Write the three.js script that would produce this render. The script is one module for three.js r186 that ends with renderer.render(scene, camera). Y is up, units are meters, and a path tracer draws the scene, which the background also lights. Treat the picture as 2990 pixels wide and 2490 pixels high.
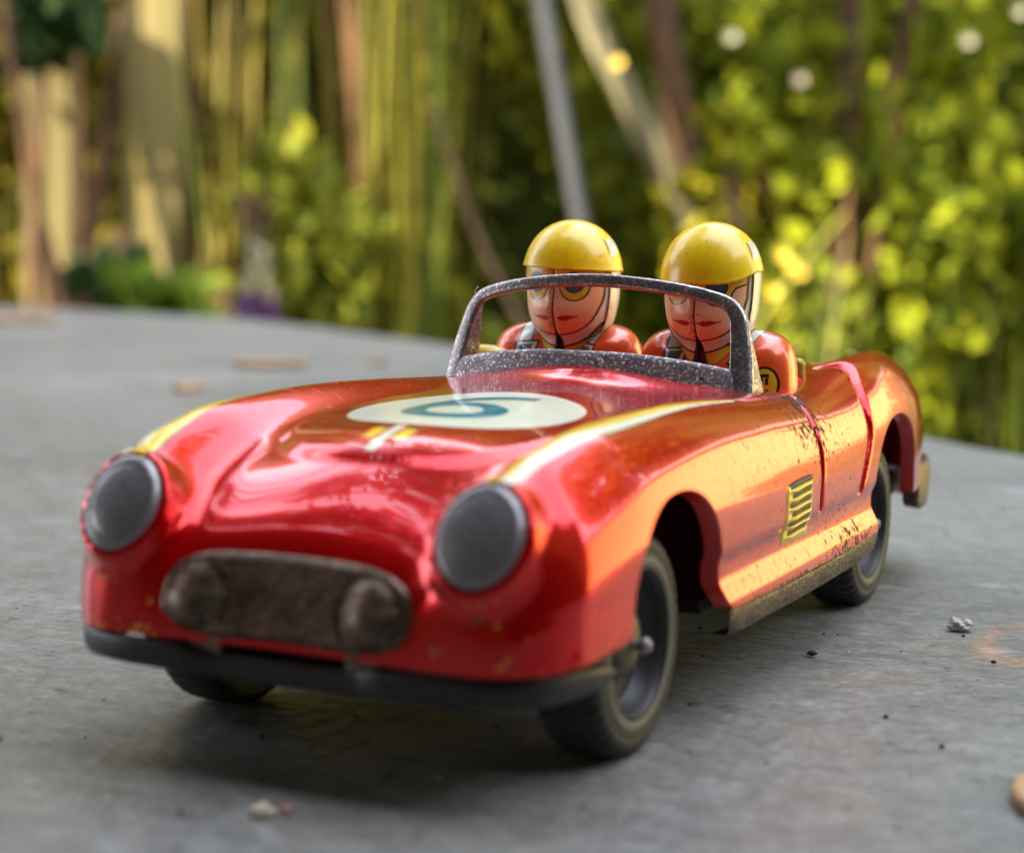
import * as THREE from 'three';
import { mergeGeometries } from 'three/addons/utils/BufferGeometryUtils.js';
import { RoundedBoxGeometry } from 'three/addons/geometries/RoundedBoxGeometry.js';
import { ImprovedNoise } from 'three/addons/math/ImprovedNoise.js';

// ---------------------------------------------------------------- camera, sky, sun, exposure
const scene = new THREE.Scene();
const camera = new THREE.PerspectiveCamera(25.026, 2990 / 2490, 0.01, 200);
const EYE = new THREE.Vector3(0.1402, 0.0796, 0.2551);
const FWD = new THREE.Vector3(-0.43296, -0.11271, -0.89434).normalize();
camera.up.set(-0.06025, 0.99355, -0.09605);
camera.position.copy(EYE);
camera.lookAt(EYE.clone().add(FWD));
camera.focus = 0.350;
camera.userData.fStop = 13.6;
scene.add(camera);

const noise = new ImprovedNoise();
function fbm(x, y, z, n = 4) { let a = 0, s = 1, t = 0; for (let i = 0; i < n; i++) { a += s * noise.noise(x, y, z + i * 7.3); t += s; x *= 2.03; y *= 2.03; z *= 2.03; s *= 0.5; } return a / t; }
function rng(seed) { let s = seed >>> 0; return () => { s = (s + 0x6D2B79F5) | 0; let t = Math.imul(s ^ (s >>> 15), 1 | s); t = (t + Math.imul(t ^ (t >>> 7), 61 | t)) ^ t; return ((t ^ (t >>> 14)) >>> 0) / 4294967296; }; }

function makeSky() {
  const w = 512, h = 256, d = new Float32Array(w * h * 4);
  for (let j = 0; j < h; j++) for (let i = 0; i < w; i++) {
    const th = (j + 0.5) / h * Math.PI - Math.PI / 2, ph = (i + 0.5) / w * 2 * Math.PI;
    const y = Math.sin(th), x = Math.cos(th) * Math.cos(ph), z = Math.cos(th) * Math.sin(ph);
    const e = Math.max(0, y), hz = Math.pow(1 - e, 3);
    let r = 0.74 + 0.26 * hz, g = 0.83 + 0.19 * hz, b = 1.04 + 0.06 * hz;
    const k = 1 / (e + 0.25), c = THREE.MathUtils.smoothstep(fbm(x * k * 1.6, z * k * 1.6, 2.2, 5) + 0.12, 0.0, 0.42);
    r += (1.3 - r) * c; g += (1.32 - g) * c; b += (1.4 - b) * c;
    if (y < 0) { r = 0.2; g = 0.2; b = 0.15; }
    const o = (j * w + i) * 4; d[o] = r; d[o + 1] = g; d[o + 2] = b; d[o + 3] = 1;
  }
  const t = new THREE.DataTexture(d, w, h, THREE.RGBAFormat, THREE.FloatType);
  t.mapping = THREE.EquirectangularReflectionMapping; t.magFilter = t.minFilter = THREE.LinearFilter; t.needsUpdate = true;
  return t;
}
const skyTex = makeSky();
scene.background = skyTex; scene.environment = skyTex;

const SUN = new THREE.Vector3(-0.40, 0.62, 0.68).normalize();
const sun = new THREE.DirectionalLight(new THREE.Color(1, 0.93, 0.82), 4.2);
sun.target.position.set(0, 0, -1.5); sun.position.copy(SUN).multiplyScalar(14).add(sun.target.position);
sun.castShadow = true; sun.shadow.mapSize.set(4096, 4096);
Object.assign(sun.shadow.camera, { left: -9, right: 9, top: 9, bottom: -9, near: 0.5, far: 40 });
scene.add(sun, sun.target);

const renderer = new THREE.WebGLRenderer({ antialias: true });
renderer.toneMapping = THREE.LinearToneMapping;
renderer.toneMappingExposure = 4.6;
renderer.shadowMap.enabled = true;

// ---------------------------------------------------------------- helpers
const taken = new Map();
function numbered(n) { const k = taken.get(n) || 0; taken.set(n, k + 1); return k ? `${n}_${String(k).padStart(3, '0')}` : n; }
function tag(o, label, category, group, kind) { if (label) o.userData.label = label; if (category) o.userData.category = category; if (group) o.userData.group = group; if (kind) o.userData.kind = kind; return o; }
function thing(name, label, category, pos = [0, 0, 0], group) { const o = new THREE.Group(); o.name = numbered(name); o.position.set(...pos); scene.add(o); return tag(o, label, category, group); }
function part(name, geo, mat, parent = scene) { const m = new THREE.Mesh(geo, mat); m.name = parent === scene ? numbered(name) : name; m.castShadow = m.receiveShadow = true; parent.add(m); return m; }
const mm = g => g.scale(0.001, 0.001, 0.001);
const clamp = THREE.MathUtils.clamp, smooth = THREE.MathUtils.smoothstep;
const RGB = (r, g, b) => new THREE.Color().setRGB(r, g, b);
// photo pixel (2100 wide picture) at a depth along the view axis, or on the plane y
const RIGHT = new THREE.Vector3().crossVectors(FWD, camera.up).normalize(), UPV = new THREE.Vector3().crossVectors(RIGHT, FWD);
function rayOf(px, py) { const k = 2990 / 2100, f = 5609.86; return FWD.clone().addScaledVector(RIGHT, (px * k - 1495) / f).addScaledVector(UPV, -(py * k - 1245) / f); }
function at(px, py, depth) { return EYE.clone().addScaledVector(rayOf(px, py), depth); }
function onY(px, py, y = 0) { const d = rayOf(px, py); return EYE.clone().addScaledVector(d, (y - EYE.y) / d.y); }

// smooth curve through [x, y] points
function curve(pts) {
  pts = pts.slice().sort((a, b) => a[0] - b[0]);
  const n = pts.length, m = new Array(n).fill(0);
  for (let i = 0; i < n; i++) {
    const a = pts[Math.max(0, i - 1)], b = pts[Math.min(n - 1, i + 1)];
    m[i] = (b[1] - a[1]) / (b[0] - a[0]);
  }
  return x => {
    if (x <= pts[0][0]) return pts[0][1] + m[0] * (x - pts[0][0]);
    if (x >= pts[n - 1][0]) return pts[n - 1][1] + m[n - 1] * (x - pts[n - 1][0]);
    let lo = 0, hi = n - 1; while (hi - lo > 1) { const k = (lo + hi) >> 1; if (pts[k][0] <= x) lo = k; else hi = k; }
    const h = pts[hi][0] - pts[lo][0], t = (x - pts[lo][0]) / h, t2 = t * t, t3 = t2 * t;
    return (2 * t3 - 3 * t2 + 1) * pts[lo][1] + (t3 - 2 * t2 + t) * h * m[lo] + (3 * t2 - 2 * t3) * pts[hi][1] + (t3 - t2) * h * m[hi];
  };
}
function canvasTex(w, h, draw, srgb = true) {
  const c = document.createElement('canvas'); c.width = w; c.height = h; draw(c.getContext('2d'), w, h);
  const t = new THREE.CanvasTexture(c); if (srgb) t.colorSpace = THREE.SRGBColorSpace; t.magFilter = THREE.LinearFilter; t.anisotropy = 8; return t;
}
function dataTex(w, h, fn, srgb = true) {
  const d = new Uint8Array(w * h * 4);
  for (let j = 0; j < h; j++) for (let i = 0; i < w; i++) { const c = fn(i / w, j / h, i, j), o = (j * w + i) * 4; d[o] = clamp(c[0], 0, 255); d[o + 1] = clamp(c[1], 0, 255); d[o + 2] = clamp(c[2], 0, 255); d[o + 3] = 255; }
  const t = new THREE.DataTexture(d, w, h); if (srgb) t.colorSpace = THREE.SRGBColorSpace; t.wrapS = t.wrapT = THREE.RepeatWrapping; t.magFilter = THREE.LinearFilter; t.minFilter = THREE.LinearMipmapLinearFilter; t.generateMipmaps = true; t.needsUpdate = true; return t;
}

// ---------------------------------------------------------------- large structure: ground, table, added shading building
const GROUND = -0.74;
{
  const lawnTex = dataTex(512, 512, (u, v) => { const n = fbm(u * 40, v * 40, 1, 3), b = fbm(u * 6, v * 6, 4, 3); return [88 + n * 50 + b * 40, 98 + n * 55 + b * 30, 34 + n * 30]; });
  lawnTex.repeat.set(40, 40);
  const g = part('ground', new THREE.PlaneGeometry(120, 120).rotateX(-Math.PI / 2), new THREE.MeshStandardMaterial({ map: lawnTex, roughness: 1 }));
  g.position.y = GROUND; tag(g, null, null, null, 'structure');
}

// weathered grey slab
const tablePts = [[-859, -903], [-738, -896], [-616, -874], [-493, -806], [-386, -738], [-200, -585], [-28, -427], [17, -389], [180, -240], [330, -40], [380, 200], [280, 430], [-50, 560], [-600, 560], [-1000, 350], [-1180, -50], [-1200, -450], [-1080, -790]];
const TILE = 0.9;
function stain(x, z, cx, cz, r) { const d = Math.hypot(x - cx, z - cz) / r; return d; }
const tableMap = dataTex(1792, 1792, (u, v, i, j) => {
  // u -> x in metres (TILE per repeat), v -> z; both wrap
  const X = u * TILE, Z = v * TILE, p = 2 * Math.PI;
  const broad = fbm(Math.cos(u * p) * 1.2, Math.sin(u * p) * 1.2 + Math.cos(v * p) * 1.2, Math.sin(v * p) * 1.2, 3);
  const grain = fbm(X * 60, Z * 420, 3.1, 3), fine = fbm(X * 900, Z * 1600, 9.4, 2), mid = fbm(X * 150, Z * 190, 5.7, 3);
  let k = 121 + broad * 32 + grain * 14 + fine * 42 + mid * 26;
  let r = k * 0.99, g = k * 0.985, b = k * 0.955;
  const warm = smooth(fbm(X * 26, Z * 34, 12.2, 3), 0.08, 0.5); r += warm * 6; g += warm * 3; b -= warm * 4;
  const pale = smooth(fbm(X * 46, Z * 100, 31.2, 3), 0.28, 0.5); r += pale * 26; g += pale * 28; b += pale * 31;
  const dark = smooth(fbm(X * 300, Z * 380, 21.2, 2), 0.40, 0.55); r -= dark * 46; g -= dark * 46; b -= dark * 42;
  // rusty ring stain, a long scuffed scratch
  const wx = X, wz = Z - TILE;
  let dx = wx - 0.077, dz = wz + 0.107, q = Math.hypot(dx / 0.011, dz / 0.019), a = Math.atan2(dz, dx);
  let s = Math.exp(-(((q - 1) / 0.2) ** 2)) * (0.55 + 0.45 * Math.cos(a - 2.6)) * (0.6 + fbm(X * 400, Z * 400, 2, 2));
  r += s * 60; g += s * 16; b -= s * 14;
  const lx = wx + 0.25 * 0, sl = Math.abs(wz - (0.036 - 0.30 * (wx - 0.06)) + 0.0011 * fbm(X * 130, 0, 8, 2));
  if (wx > 0.035 && wx < 0.095) { const e = Math.exp(-((sl / 0.0006) ** 2)) * smooth(fbm(X * 90, 3, 1, 2), -0.2, 0.2); r -= e * 45; g -= e * 45; b -= e * 38; const e2 = Math.exp(-(((sl - 0.003) / 0.003) ** 2)) * 0.5; r += e2 * 18; g += e2 * 20; b += e2 * 25; }
  return [r, g, b];
});
const tableBump = dataTex(1024, 1024, (u, v) => { const X = u * TILE, Z = v * TILE; const k = 128 + fbm(X * 60, Z * 420, 3.1, 3) * 50 + fbm(X * 500, Z * 600, 9.4, 3) * 150; return [k, k, k]; }, false);
for (const t of [tableMap, tableBump]) t.repeat.set(1 / TILE, 1 / TILE);
const tableMat = new THREE.MeshPhysicalMaterial({ map: tableMap, bumpMap: tableBump, bumpScale: 0.0005, roughness: 0.4, specularIntensity: 1 });
{
  const path = new THREE.CatmullRomCurve3(tablePts.map(p => new THREE.Vector3(p[0] / 1000, 0, p[1] / 1000)), true, 'centripetal').getPoints(360);
  const r = rng(5);
  const sh = new THREE.Shape(path.slice(0, -1).map((p, i) => new THREE.Vector2(p.x + 0.004 * noise.noise(p.x * 14, p.z * 14, 3), -p.z + 0.004 * noise.noise(p.x * 14, p.z * 14, 9))));
  const g = new THREE.ExtrudeGeometry(sh, { depth: 0.022, bevelEnabled: true, bevelThickness: 0.004, bevelSize: 0.004, bevelSegments: 3, steps: 1 });
  g.rotateX(-Math.PI / 2); g.computeBoundingBox(); g.translate(0, -g.boundingBox.max.y, 0);
  const pos = g.attributes.position, uv = g.attributes.uv; for (let i = 0; i < pos.count; i++) uv.setXY(i, pos.getX(i), pos.getZ(i));
  const t = thing('garden_table', 'weathered grey slab garden table the toy car stands on', 'table', [0, 0, 0]);
  part('table_top', g, tableMat, t);
  const leg = new THREE.LatheGeometry([[0.26, 0], [0.26, 0.03], [0.08, 0.08], [0.07, 0.55], [0.16, 0.70], [0.16, 0.712]].map(a => new THREE.Vector2(...a)), 40);
  const l = part('pedestal', leg, tableMat, t); l.position.set(-0.4, GROUND, -0.15);
}
// unseen building added behind the camera; its veranda roof blocks sun and sky
{
  const t = thing('added_house', 'added unseen tan building with a veranda roof placed to shade the table', 'added_house', [-0.6, GROUND, 4]);
  const wallM = new THREE.MeshStandardMaterial({ color: RGB(0.42, 0.34, 0.25), roughness: 0.9 }), woodM = new THREE.MeshStandardMaterial({ color: RGB(0.16, 0.09, 0.045), roughness: 0.8 });
  const H = 2.98, Wd = 13;
  const sh = new THREE.Shape([[-Wd / 2, 0], [Wd / 2, 0], [Wd / 2, H], [-Wd / 2, H]].map(a => new THREE.Vector2(...a))), holes = [];
  for (const x of [-4.6, -2, 1.2, 4.2]) { const y = 0.9; sh.holes.push(new THREE.Path([[x - 0.55, y], [x + 0.55, y], [x + 0.55, y + 1.4], [x - 0.55, y + 1.4]].map(a => new THREE.Vector2(...a)))); holes.push([x, y]); }
  part('front_wall', new THREE.ExtrudeGeometry(sh, { depth: 0.3, bevelEnabled: false }), wallM, t);
  for (const s of [-1, 1]) part('side_wall', new THREE.BoxGeometry(0.3, H, 3.6).translate(s * (Wd / 2 - 0.152), H / 2, 2.105), wallM, t);
  part('back_wall', new THREE.BoxGeometry(Wd, H, 0.3).translate(0, H / 2, 4.06), wallM, t);
  // roof: from the veranda edge over the house, rising backwards
  const rs = new THREE.Shape([[-3.9, 1.82], [0.02, 3.0], [4.4, 3.22], [4.4, 3.34], [0, 3.32], [-3.9, 1.90]].map(a => new THREE.Vector2(...a)));
  const rg = new THREE.ExtrudeGeometry(rs, { depth: Wd + 0.4, bevelEnabled: false }); rg.rotateY(-Math.PI / 2); rg.translate(Wd / 2 + 0.2, 0.006, 0);
  part('roof', rg, woodM, t);
  for (let i = 0; i < 14; i++) part('rafter', new THREE.BoxGeometry(0.07, 0.1, 3.75).rotateX(-0.293).translate(-6 + i * 0.92, 2.36, -1.92), woodM, t);
  for (const x of [-6.2, -2.9, 3.4, 6.2]) part('post', new THREE.BoxGeometry(0.1, 1.86, 0.1).translate(x, 0.93, -3.6), woodM, t);
  const glass = new THREE.MeshPhysicalMaterial({ color: RGB(0.05, 0.06, 0.07), roughness: 0.05 }), frameM = new THREE.MeshStandardMaterial({ color: RGB(0.6, 0.6, 0.58), roughness: 0.5 });
  for (const [x, y] of holes) { const w = part('window', new THREE.BoxGeometry(1.09, 1.39, 0.02).translate(x, y + 0.7, 0.15), glass, t); part('mullion', new THREE.BoxGeometry(0.06, 1.38, 0.05).translate(x, y + 0.7, 0.11), frameM, w); }
}

// ---------------------------------------------------------------- the toy car (worked out in mm, front axle over the origin, nose towards +z)
const smax = (a, b, k) => { const h = Math.max(k - Math.abs(a - b), 0) / k; return Math.max(a, b) + h * h * k * 0.25; };
const Yc = curve([[-196, 30], [-188, 37], [-178, 41.5], [-165, 45.5], [-148, 48.2], [-128, 49.6], [-110, 49.5], [-80, 49.5], [-64, 50.2], [-52, 48.6], [-38, 47.6], [-20, 47.2], [-4, 46.6], [6, 45.6], [13, 43.6], [20, 40.4], [27, 36.4], [33, 32.8], [38, 30]]);
const Yr = curve([[-194, 34], [-184, 41.5], [-174, 46.3], [-160, 50.2], [-148, 51.8], [-136, 52.6], [-124, 52.2], [-112, 50.6], [-98, 49.0], [-86, 48.4], [-76, 48.5], [-62, 49.0], [-45, 50], [-22, 50.8], [0, 50.3], [10, 49.6], [18, 48.0], [25, 46.4], [31, 43.8], [36, 40.6], [41, 36]]);
const Yv = curve([[-196, 28], [-188, 35], [-178, 40], [-165, 44.2], [-148, 47], [-128, 48.3], [-110, 48], [-95, 46.8], [-80, 46.6], [-62, 47.4], [-45, 46.6], [-20, 45.6], [-4, 44.6], [6, 43.2], [13, 41.2], [20, 38.8], [27, 35.4], [33, 32.4], [38, 30]]);
const Xr = curve([[-190, 20], [-170, 28], [-140, 33.5], [-115, 35], [-90, 36.5], [-70, 34.5], [-40, 33], [0, 32.5], [30, 30], [38, 28.5]]);
const Xs = curve([[-196, 25], [-186, 30.5], [-174, 35.6], [-160, 39.0], [-144, 41.3], [-125, 42], [-110, 42], [-60, 42], [-10, 42.1], [6, 42], [16, 41.6], [25, 40.8], [32, 39.6], [40, 38]]);
const Xy = curve([[12, 1.1], [17.6, 0.95], [19.4, 0.75], [20.8, 0.1], [21.9, -0.55], [24, -0.75], [25.6, -0.6], [26.8, -0.05], [29, 0.1], [34, 0.15], [40, -0.2], [46, -1.2], [52, -3]]);
const Zy = curve([[10, 38.6], [18.5, 38.4], [24, 38.2], [30, 37.8], [36, 37.2], [42, 36], [50, 32]]);
const ZyC = curve([[10, 37], [18.5, 36.6], [24, 35.9], [30, 35.0], [36, 34.8], [42, 32], [50, 27]]);
const doorF = curve([[20, -76], [39, -76.2], [43, -77.5], [46, -80.5], [48, -84]]);
const doorR = curve([[20, -99.5], [25.6, -101.5], [31, -104.4], [37, -107.8], [42, -109.2], [46, -112.5], [49, -117], [52, -120]]);
const HL = [28.8, 36.9, 34.0], HN = new THREE.Vector3(0.02, 0.46, 0.88).normalize();
function field(x, y, z) {
  const ax = Math.sqrt(x * x + 0.04);
  // top
  const yv = Yv(z), xr = Xr(z), wh = ax < 27 ? Math.cos(Math.PI * ax / 54) ** 2 : 0;
  const dr = (ax - xr) / (ax < xr ? 6.2 : 13), wr = Math.exp(-dr * dr);
  let Y = yv + (Yc(z) - yv) * wh + (Yr(z) - yv) * wr;
  // raised bonnet panel
  const pz = (z + 19) / (z > -19 ? 34 : 33), px = ax / 23.5, pq = Math.pow(Math.pow(Math.abs(pz), 3) + Math.pow(px, 3), 1 / 3);
  Y += 0.95 * (1 - smooth(pq, 0.93, 1.03));
  Y += 1.7 * Math.exp(-(((z + 63.5 + 7.4 * (ax / 30) ** 2) / 5.5) ** 2)) * (1 - smooth(ax, 22, 31));
  // side
  const low = z < 14 && z > -146 ? 1 : 0, xy = Xy(y);
  let X = Xs(z) + (y > 27 ? xy : xy * smooth(-z, -12, 22) * (1 - smooth(-z, 118, 128)));
  const d1 = (z - doorF(y)) / 0.8, d2 = (z - doorR(y)) / 0.85, dd = smooth(y, 25.6, 27.2);
  const gr = (Math.exp(-d1 * d1) + Math.exp(-d2 * d2)) * 1.3 * dd;
  const inDoor = smooth(-z, -doorF(y) - 0.2, -doorF(y) + 1.4) * (1 - smooth(-z, -doorR(y) - 1.4, -doorR(y) + 0.2)) * dd;
  X -= gr + inDoor * 0.2; 
  if (ax > 26) Y -= gr * smooth(ax, 26, 30) + inDoor * 0.2;
  // front
  const c = Math.min(1, ax / 34), cc = c * c * (3 - 2 * c);
  let Z = ZyC(y) * (1 - cc) + Zy(y) * cc - 2.2 * Math.pow(ax / 38, 4);
  // sunk grille bed
  let f = smax(ax - X, y - Y, 15);
  f = smax(f, z - Z, 10.5);
  f = smax(f, -z - (189 - 6 * (ax / 30) ** 2 - 0.01 * (y - 30) ** 2), 16);
  // headlamp bezel
  if (z > 18 && ax > 12) {
    const qx = ax - HL[0], qy = y - HL[1], qz = z - HL[2], t = qx * HN.x + qy * HN.y + qz * HN.z;
    const v = qz * HN.y - qy * HN.z, rr = Math.sqrt((qx / 0.82) ** 2 + (v / 0.94) ** 2);
    const pod = smax(rr - 8.9, smax(t + 0.2, -t - 14, 1), 1.6), h = Math.max(3 - Math.abs(f - pod), 0) / 3; f = Math.min(f, pod) - h * h * 3 * 0.25;
    f -= 0.3 * Math.exp(-(((rr - 8.6) / 0.6) ** 2)) * Math.exp(-((t / 4) ** 2));
  }
  return f;
}
const archF = (z, y) => y < 20 ? Math.abs(z + 5.6) - 18 - Math.max(0, (20 - y)) * (z < 0 ? 1 : 1.6) : (Math.pow(Math.pow(Math.abs(z + 5.6) / 18, 2.3) + Math.pow((y - 20) / 18.9, 2.3), 1 / 2.3) - 1) * 18;
const archR = (z, y) => y < 22 ? Math.abs(z + 128.7) - 17.4 : (Math.pow(Math.pow(Math.abs(z + 128.7) / 17.4, 2.3) + Math.pow((y - 22) / 17.2, 2.3), 1 / 2.3) - 1) * 17.4;
const bottomY = curve([[-196, 22], [-160, 21], [-146, 20.5], [-112, 17.6], [-70, 17.2], [-26, 17.8], [10, 20.6], [18, 19.9], [30, 19.2], [40, 19]]);
const cockpit = (x, z) => { const u = Math.abs(x) / 31, v = (z + 90) / 21; return (Math.pow(Math.pow(u, 3.2) + Math.pow(Math.abs(v), 3.2), 1 / 3.2) - 1) * 21; };
function keep(x, y, z) {
  let g = y - bottomY(z);
  if (Math.abs(x) > 24) g = Math.min(g, archF(z, y), archR(z, y));
  if (y > 38) g = Math.min(g, cockpit(x, z));
  return g;
}
const EPS = 0.35;
function grad(x, y, z, o) { o[0] = field(x + EPS, y, z) - field(x - EPS, y, z); o[1] = field(x, y + EPS, z) - field(x, y - EPS, z); o[2] = field(x, y, z + EPS) - field(x, y, z - EPS); const l = Math.hypot(o[0], o[1], o[2]) || 1; const k = 1 / (2 * EPS); o[3] = l * k; o[0] /= l; o[1] /= l; o[2] /= l; return o; }

function buildBody() {
  const h = 0.85, x0 = -46.3, y0 = 13.2, z0 = -201.1, nx = 110, ny = 50, nz = 288;
  const F = new Float32Array(nx * ny * nz), id = (i, j, k) => (k * ny + j) * nx + i;
  for (let k = 0; k < nz; k += 4) for (let j = 0; j < ny; j += 4) for (let i = 0; i < nx; i += 4) {
    const m = field(x0 + (i + 1.5) * h, y0 + (j + 1.5) * h, z0 + (k + 1.5) * h), far = Math.abs(m) > 7.5;
    for (let c = k; c < Math.min(nz, k + 4); c++) for (let b = j; b < Math.min(ny, j + 4); b++) for (let a = i; a < Math.min(nx, i + 4); a++) F[id(a, b, c)] = far ? m : field(x0 + a * h, y0 + b * h, z0 + c * h);
  }
  const V = new Int32Array(nx * ny * nz).fill(-1), P = [], g = [0, 0, 0, 0];
  for (let k = 0; k < nz - 1; k++) for (let j = 0; j < ny - 1; j++) for (let i = 0; i < nx - 1; i++) {
    let s = 0, cx = 0, cy = 0, cz = 0, n = 0; const c = [];
    for (let q = 0; q < 8; q++) { const v = F[id(i + (q & 1), j + ((q >> 1) & 1), k + (q >> 2))]; c.push(v); if (v < 0) s |= 1 << q; }
    if (s === 0 || s === 255) continue;
    for (let a = 0; a < 8; a++) for (const e of [1, 2, 4]) { if (a & e) continue; const b = a | e; if ((c[a] < 0) === (c[b] < 0)) continue; const t = c[a] / (c[a] - c[b]); cx += (a & 1) + (e === 1 ? t : 0); cy += ((a >> 1) & 1) + (e === 2 ? t : 0); cz += (a >> 2) + (e === 4 ? t : 0); n++; }
    let x = x0 + (i + cx / n) * h, y = y0 + (j + cy / n) * h, z = z0 + (k + cz / n) * h;
    for (let q = 0; q < 2; q++) { grad(x, y, z, g); const f = clamp(field(x, y, z) / Math.max(g[3], 0.4), -0.6, 0.6); x -= g[0] * f; y -= g[1] * f; z -= g[2] * f; }
    V[id(i, j, k)] = P.length; P.push([x, y, z]);
  }
  const T = [];
  const quad = (a, b, c, d, flip) => { if (a < 0 || b < 0 || c < 0 || d < 0) return; if (flip) { T.push([a, c, b], [a, d, c]); } else { T.push([a, b, c], [a, c, d]); } };
  for (let k = 1; k < nz - 1; k++) for (let j = 1; j < ny - 1; j++) for (let i = 1; i < nx - 1; i++) {
    const f = F[id(i, j, k)] < 0;
    if (f !== F[id(i + 1, j, k)] < 0) quad(V[id(i, j - 1, k - 1)], V[id(i, j, k - 1)], V[id(i, j, k)], V[id(i, j - 1, k)], !f);
    if (f !== F[id(i, j + 1, k)] < 0) quad(V[id(i - 1, j, k - 1)], V[id(i - 1, j, k)], V[id(i, j, k)], V[id(i, j, k - 1)], !f);
    if (f !== F[id(i, j, k + 1)] < 0) quad(V[id(i - 1, j - 1, k)], V[id(i, j - 1, k)], V[id(i, j, k)], V[id(i - 1, j, k)], !f);
  }
  // trim to the openings
  const G = P.map(p => keep(...p)), cut = new Map();
  const edge = (a, b) => {
    const key = a < b ? a * 4194304 + b : b * 4194304 + a; if (cut.has(key)) return cut.get(key);
    let t = G[a] / (G[a] - G[b]); const A = P[a], B = P[b]; let lo = 0, hi = 1;
    for (let q = 0; q < 6; q++) { const v = keep(A[0] + (B[0] - A[0]) * t, A[1] + (B[1] - A[1]) * t, A[2] + (B[2] - A[2]) * t); if ((v > 0) === (G[a] > 0)) lo = t; else hi = t; t = (lo + hi) / 2; }
    const n = P.length; P.push([A[0] + (B[0] - A[0]) * t, A[1] + (B[1] - A[1]) * t, A[2] + (B[2] - A[2]) * t]); G.push(0); cut.set(key, n); return n;
  };
  const out = [];
  for (const t of T) {
    const poly = [];
    for (let e = 0; e < 3; e++) { const a = t[e], b = t[(e + 1) % 3]; if (G[a] >= 0) poly.push(a); if ((G[a] > 0 && G[b] < 0) || (G[a] < 0 && G[b] > 0)) poly.push(edge(a, b)); }
    for (let e = 2; e < poly.length; e++) out.push([poly[0], poly[e - 1], poly[e]]);
  }
  const N = P.map(p => { const o = [0, 0, 0, 0]; grad(p[0], p[1], p[2], o); return o; });
  const pos = [], nor = [], uv = [], idx = [], seen = new Map();
  for (const t of out) {
    let ax = 0, ay = 0, az = 0; for (const v of t) { ax += Math.abs(N[v][0]); ay += N[v][1]; az += N[v][2]; }
    const chart = az > ay * 1.5 && az > ax ? 2 : ax > ay * 1.35 ? 1 : 0;
    // outward winding
    const [A, B, C] = t.map(v => P[v]); const ux = B[0] - A[0], uy = B[1] - A[1], uz = B[2] - A[2], vx = C[0] - A[0], vy = C[1] - A[1], vz = C[2] - A[2];
    const cx = uy * vz - uz * vy, cy = uz * vx - ux * vz, cz = ux * vy - uy * vx, n = N[t[0]];
    const order = cx * n[0] + cy * n[1] + cz * n[2] < 0 ? [t[0], t[2], t[1]] : t;
    for (const v of order) {
      const key = v * 3 + chart; let q = seen.get(key);
      if (q === undefined) { q = pos.length / 3; seen.set(key, q); const p = P[v]; pos.push(p[0] / 1000, p[1] / 1000, p[2] / 1000); nor.push(N[v][0], N[v][1], N[v][2]); uv.push(...chartUV(chart, p)); }
      idx.push(q);
    }
  }
  const geo = new THREE.BufferGeometry();
  geo.setAttribute('position', new THREE.Float32BufferAttribute(pos, 3)); geo.setAttribute('normal', new THREE.Float32BufferAttribute(nor, 3)); geo.setAttribute('uv', new THREE.Float32BufferAttribute(uv, 2)); geo.setIndex(idx);
  return geo;
}
// print sheet: top 2048 x 800 px from the sheet's top, then side 2048 x 420, then front 1024 x 420
const ZA = -200, ZB = 42, SC = 2048 / (ZB - ZA), SH = 2048;
const topPx = (x, z) => [(z - ZA) * SC, 400 + x * SC], sidePx = (y, z) => [(z - ZA) * SC, 820 + (56 - y) * SC], frontPx = (x, y) => [500 + x * SC, 1220 + (54 - y) * SC];
function chartUV(c, p) { const q = c === 0 ? topPx(p[0], p[2]) : c === 1 ? sidePx(p[1], p[2]) : frontPx(p[0], p[1]); return [q[0] / 2048, 1 - q[1] / SH]; }

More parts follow.
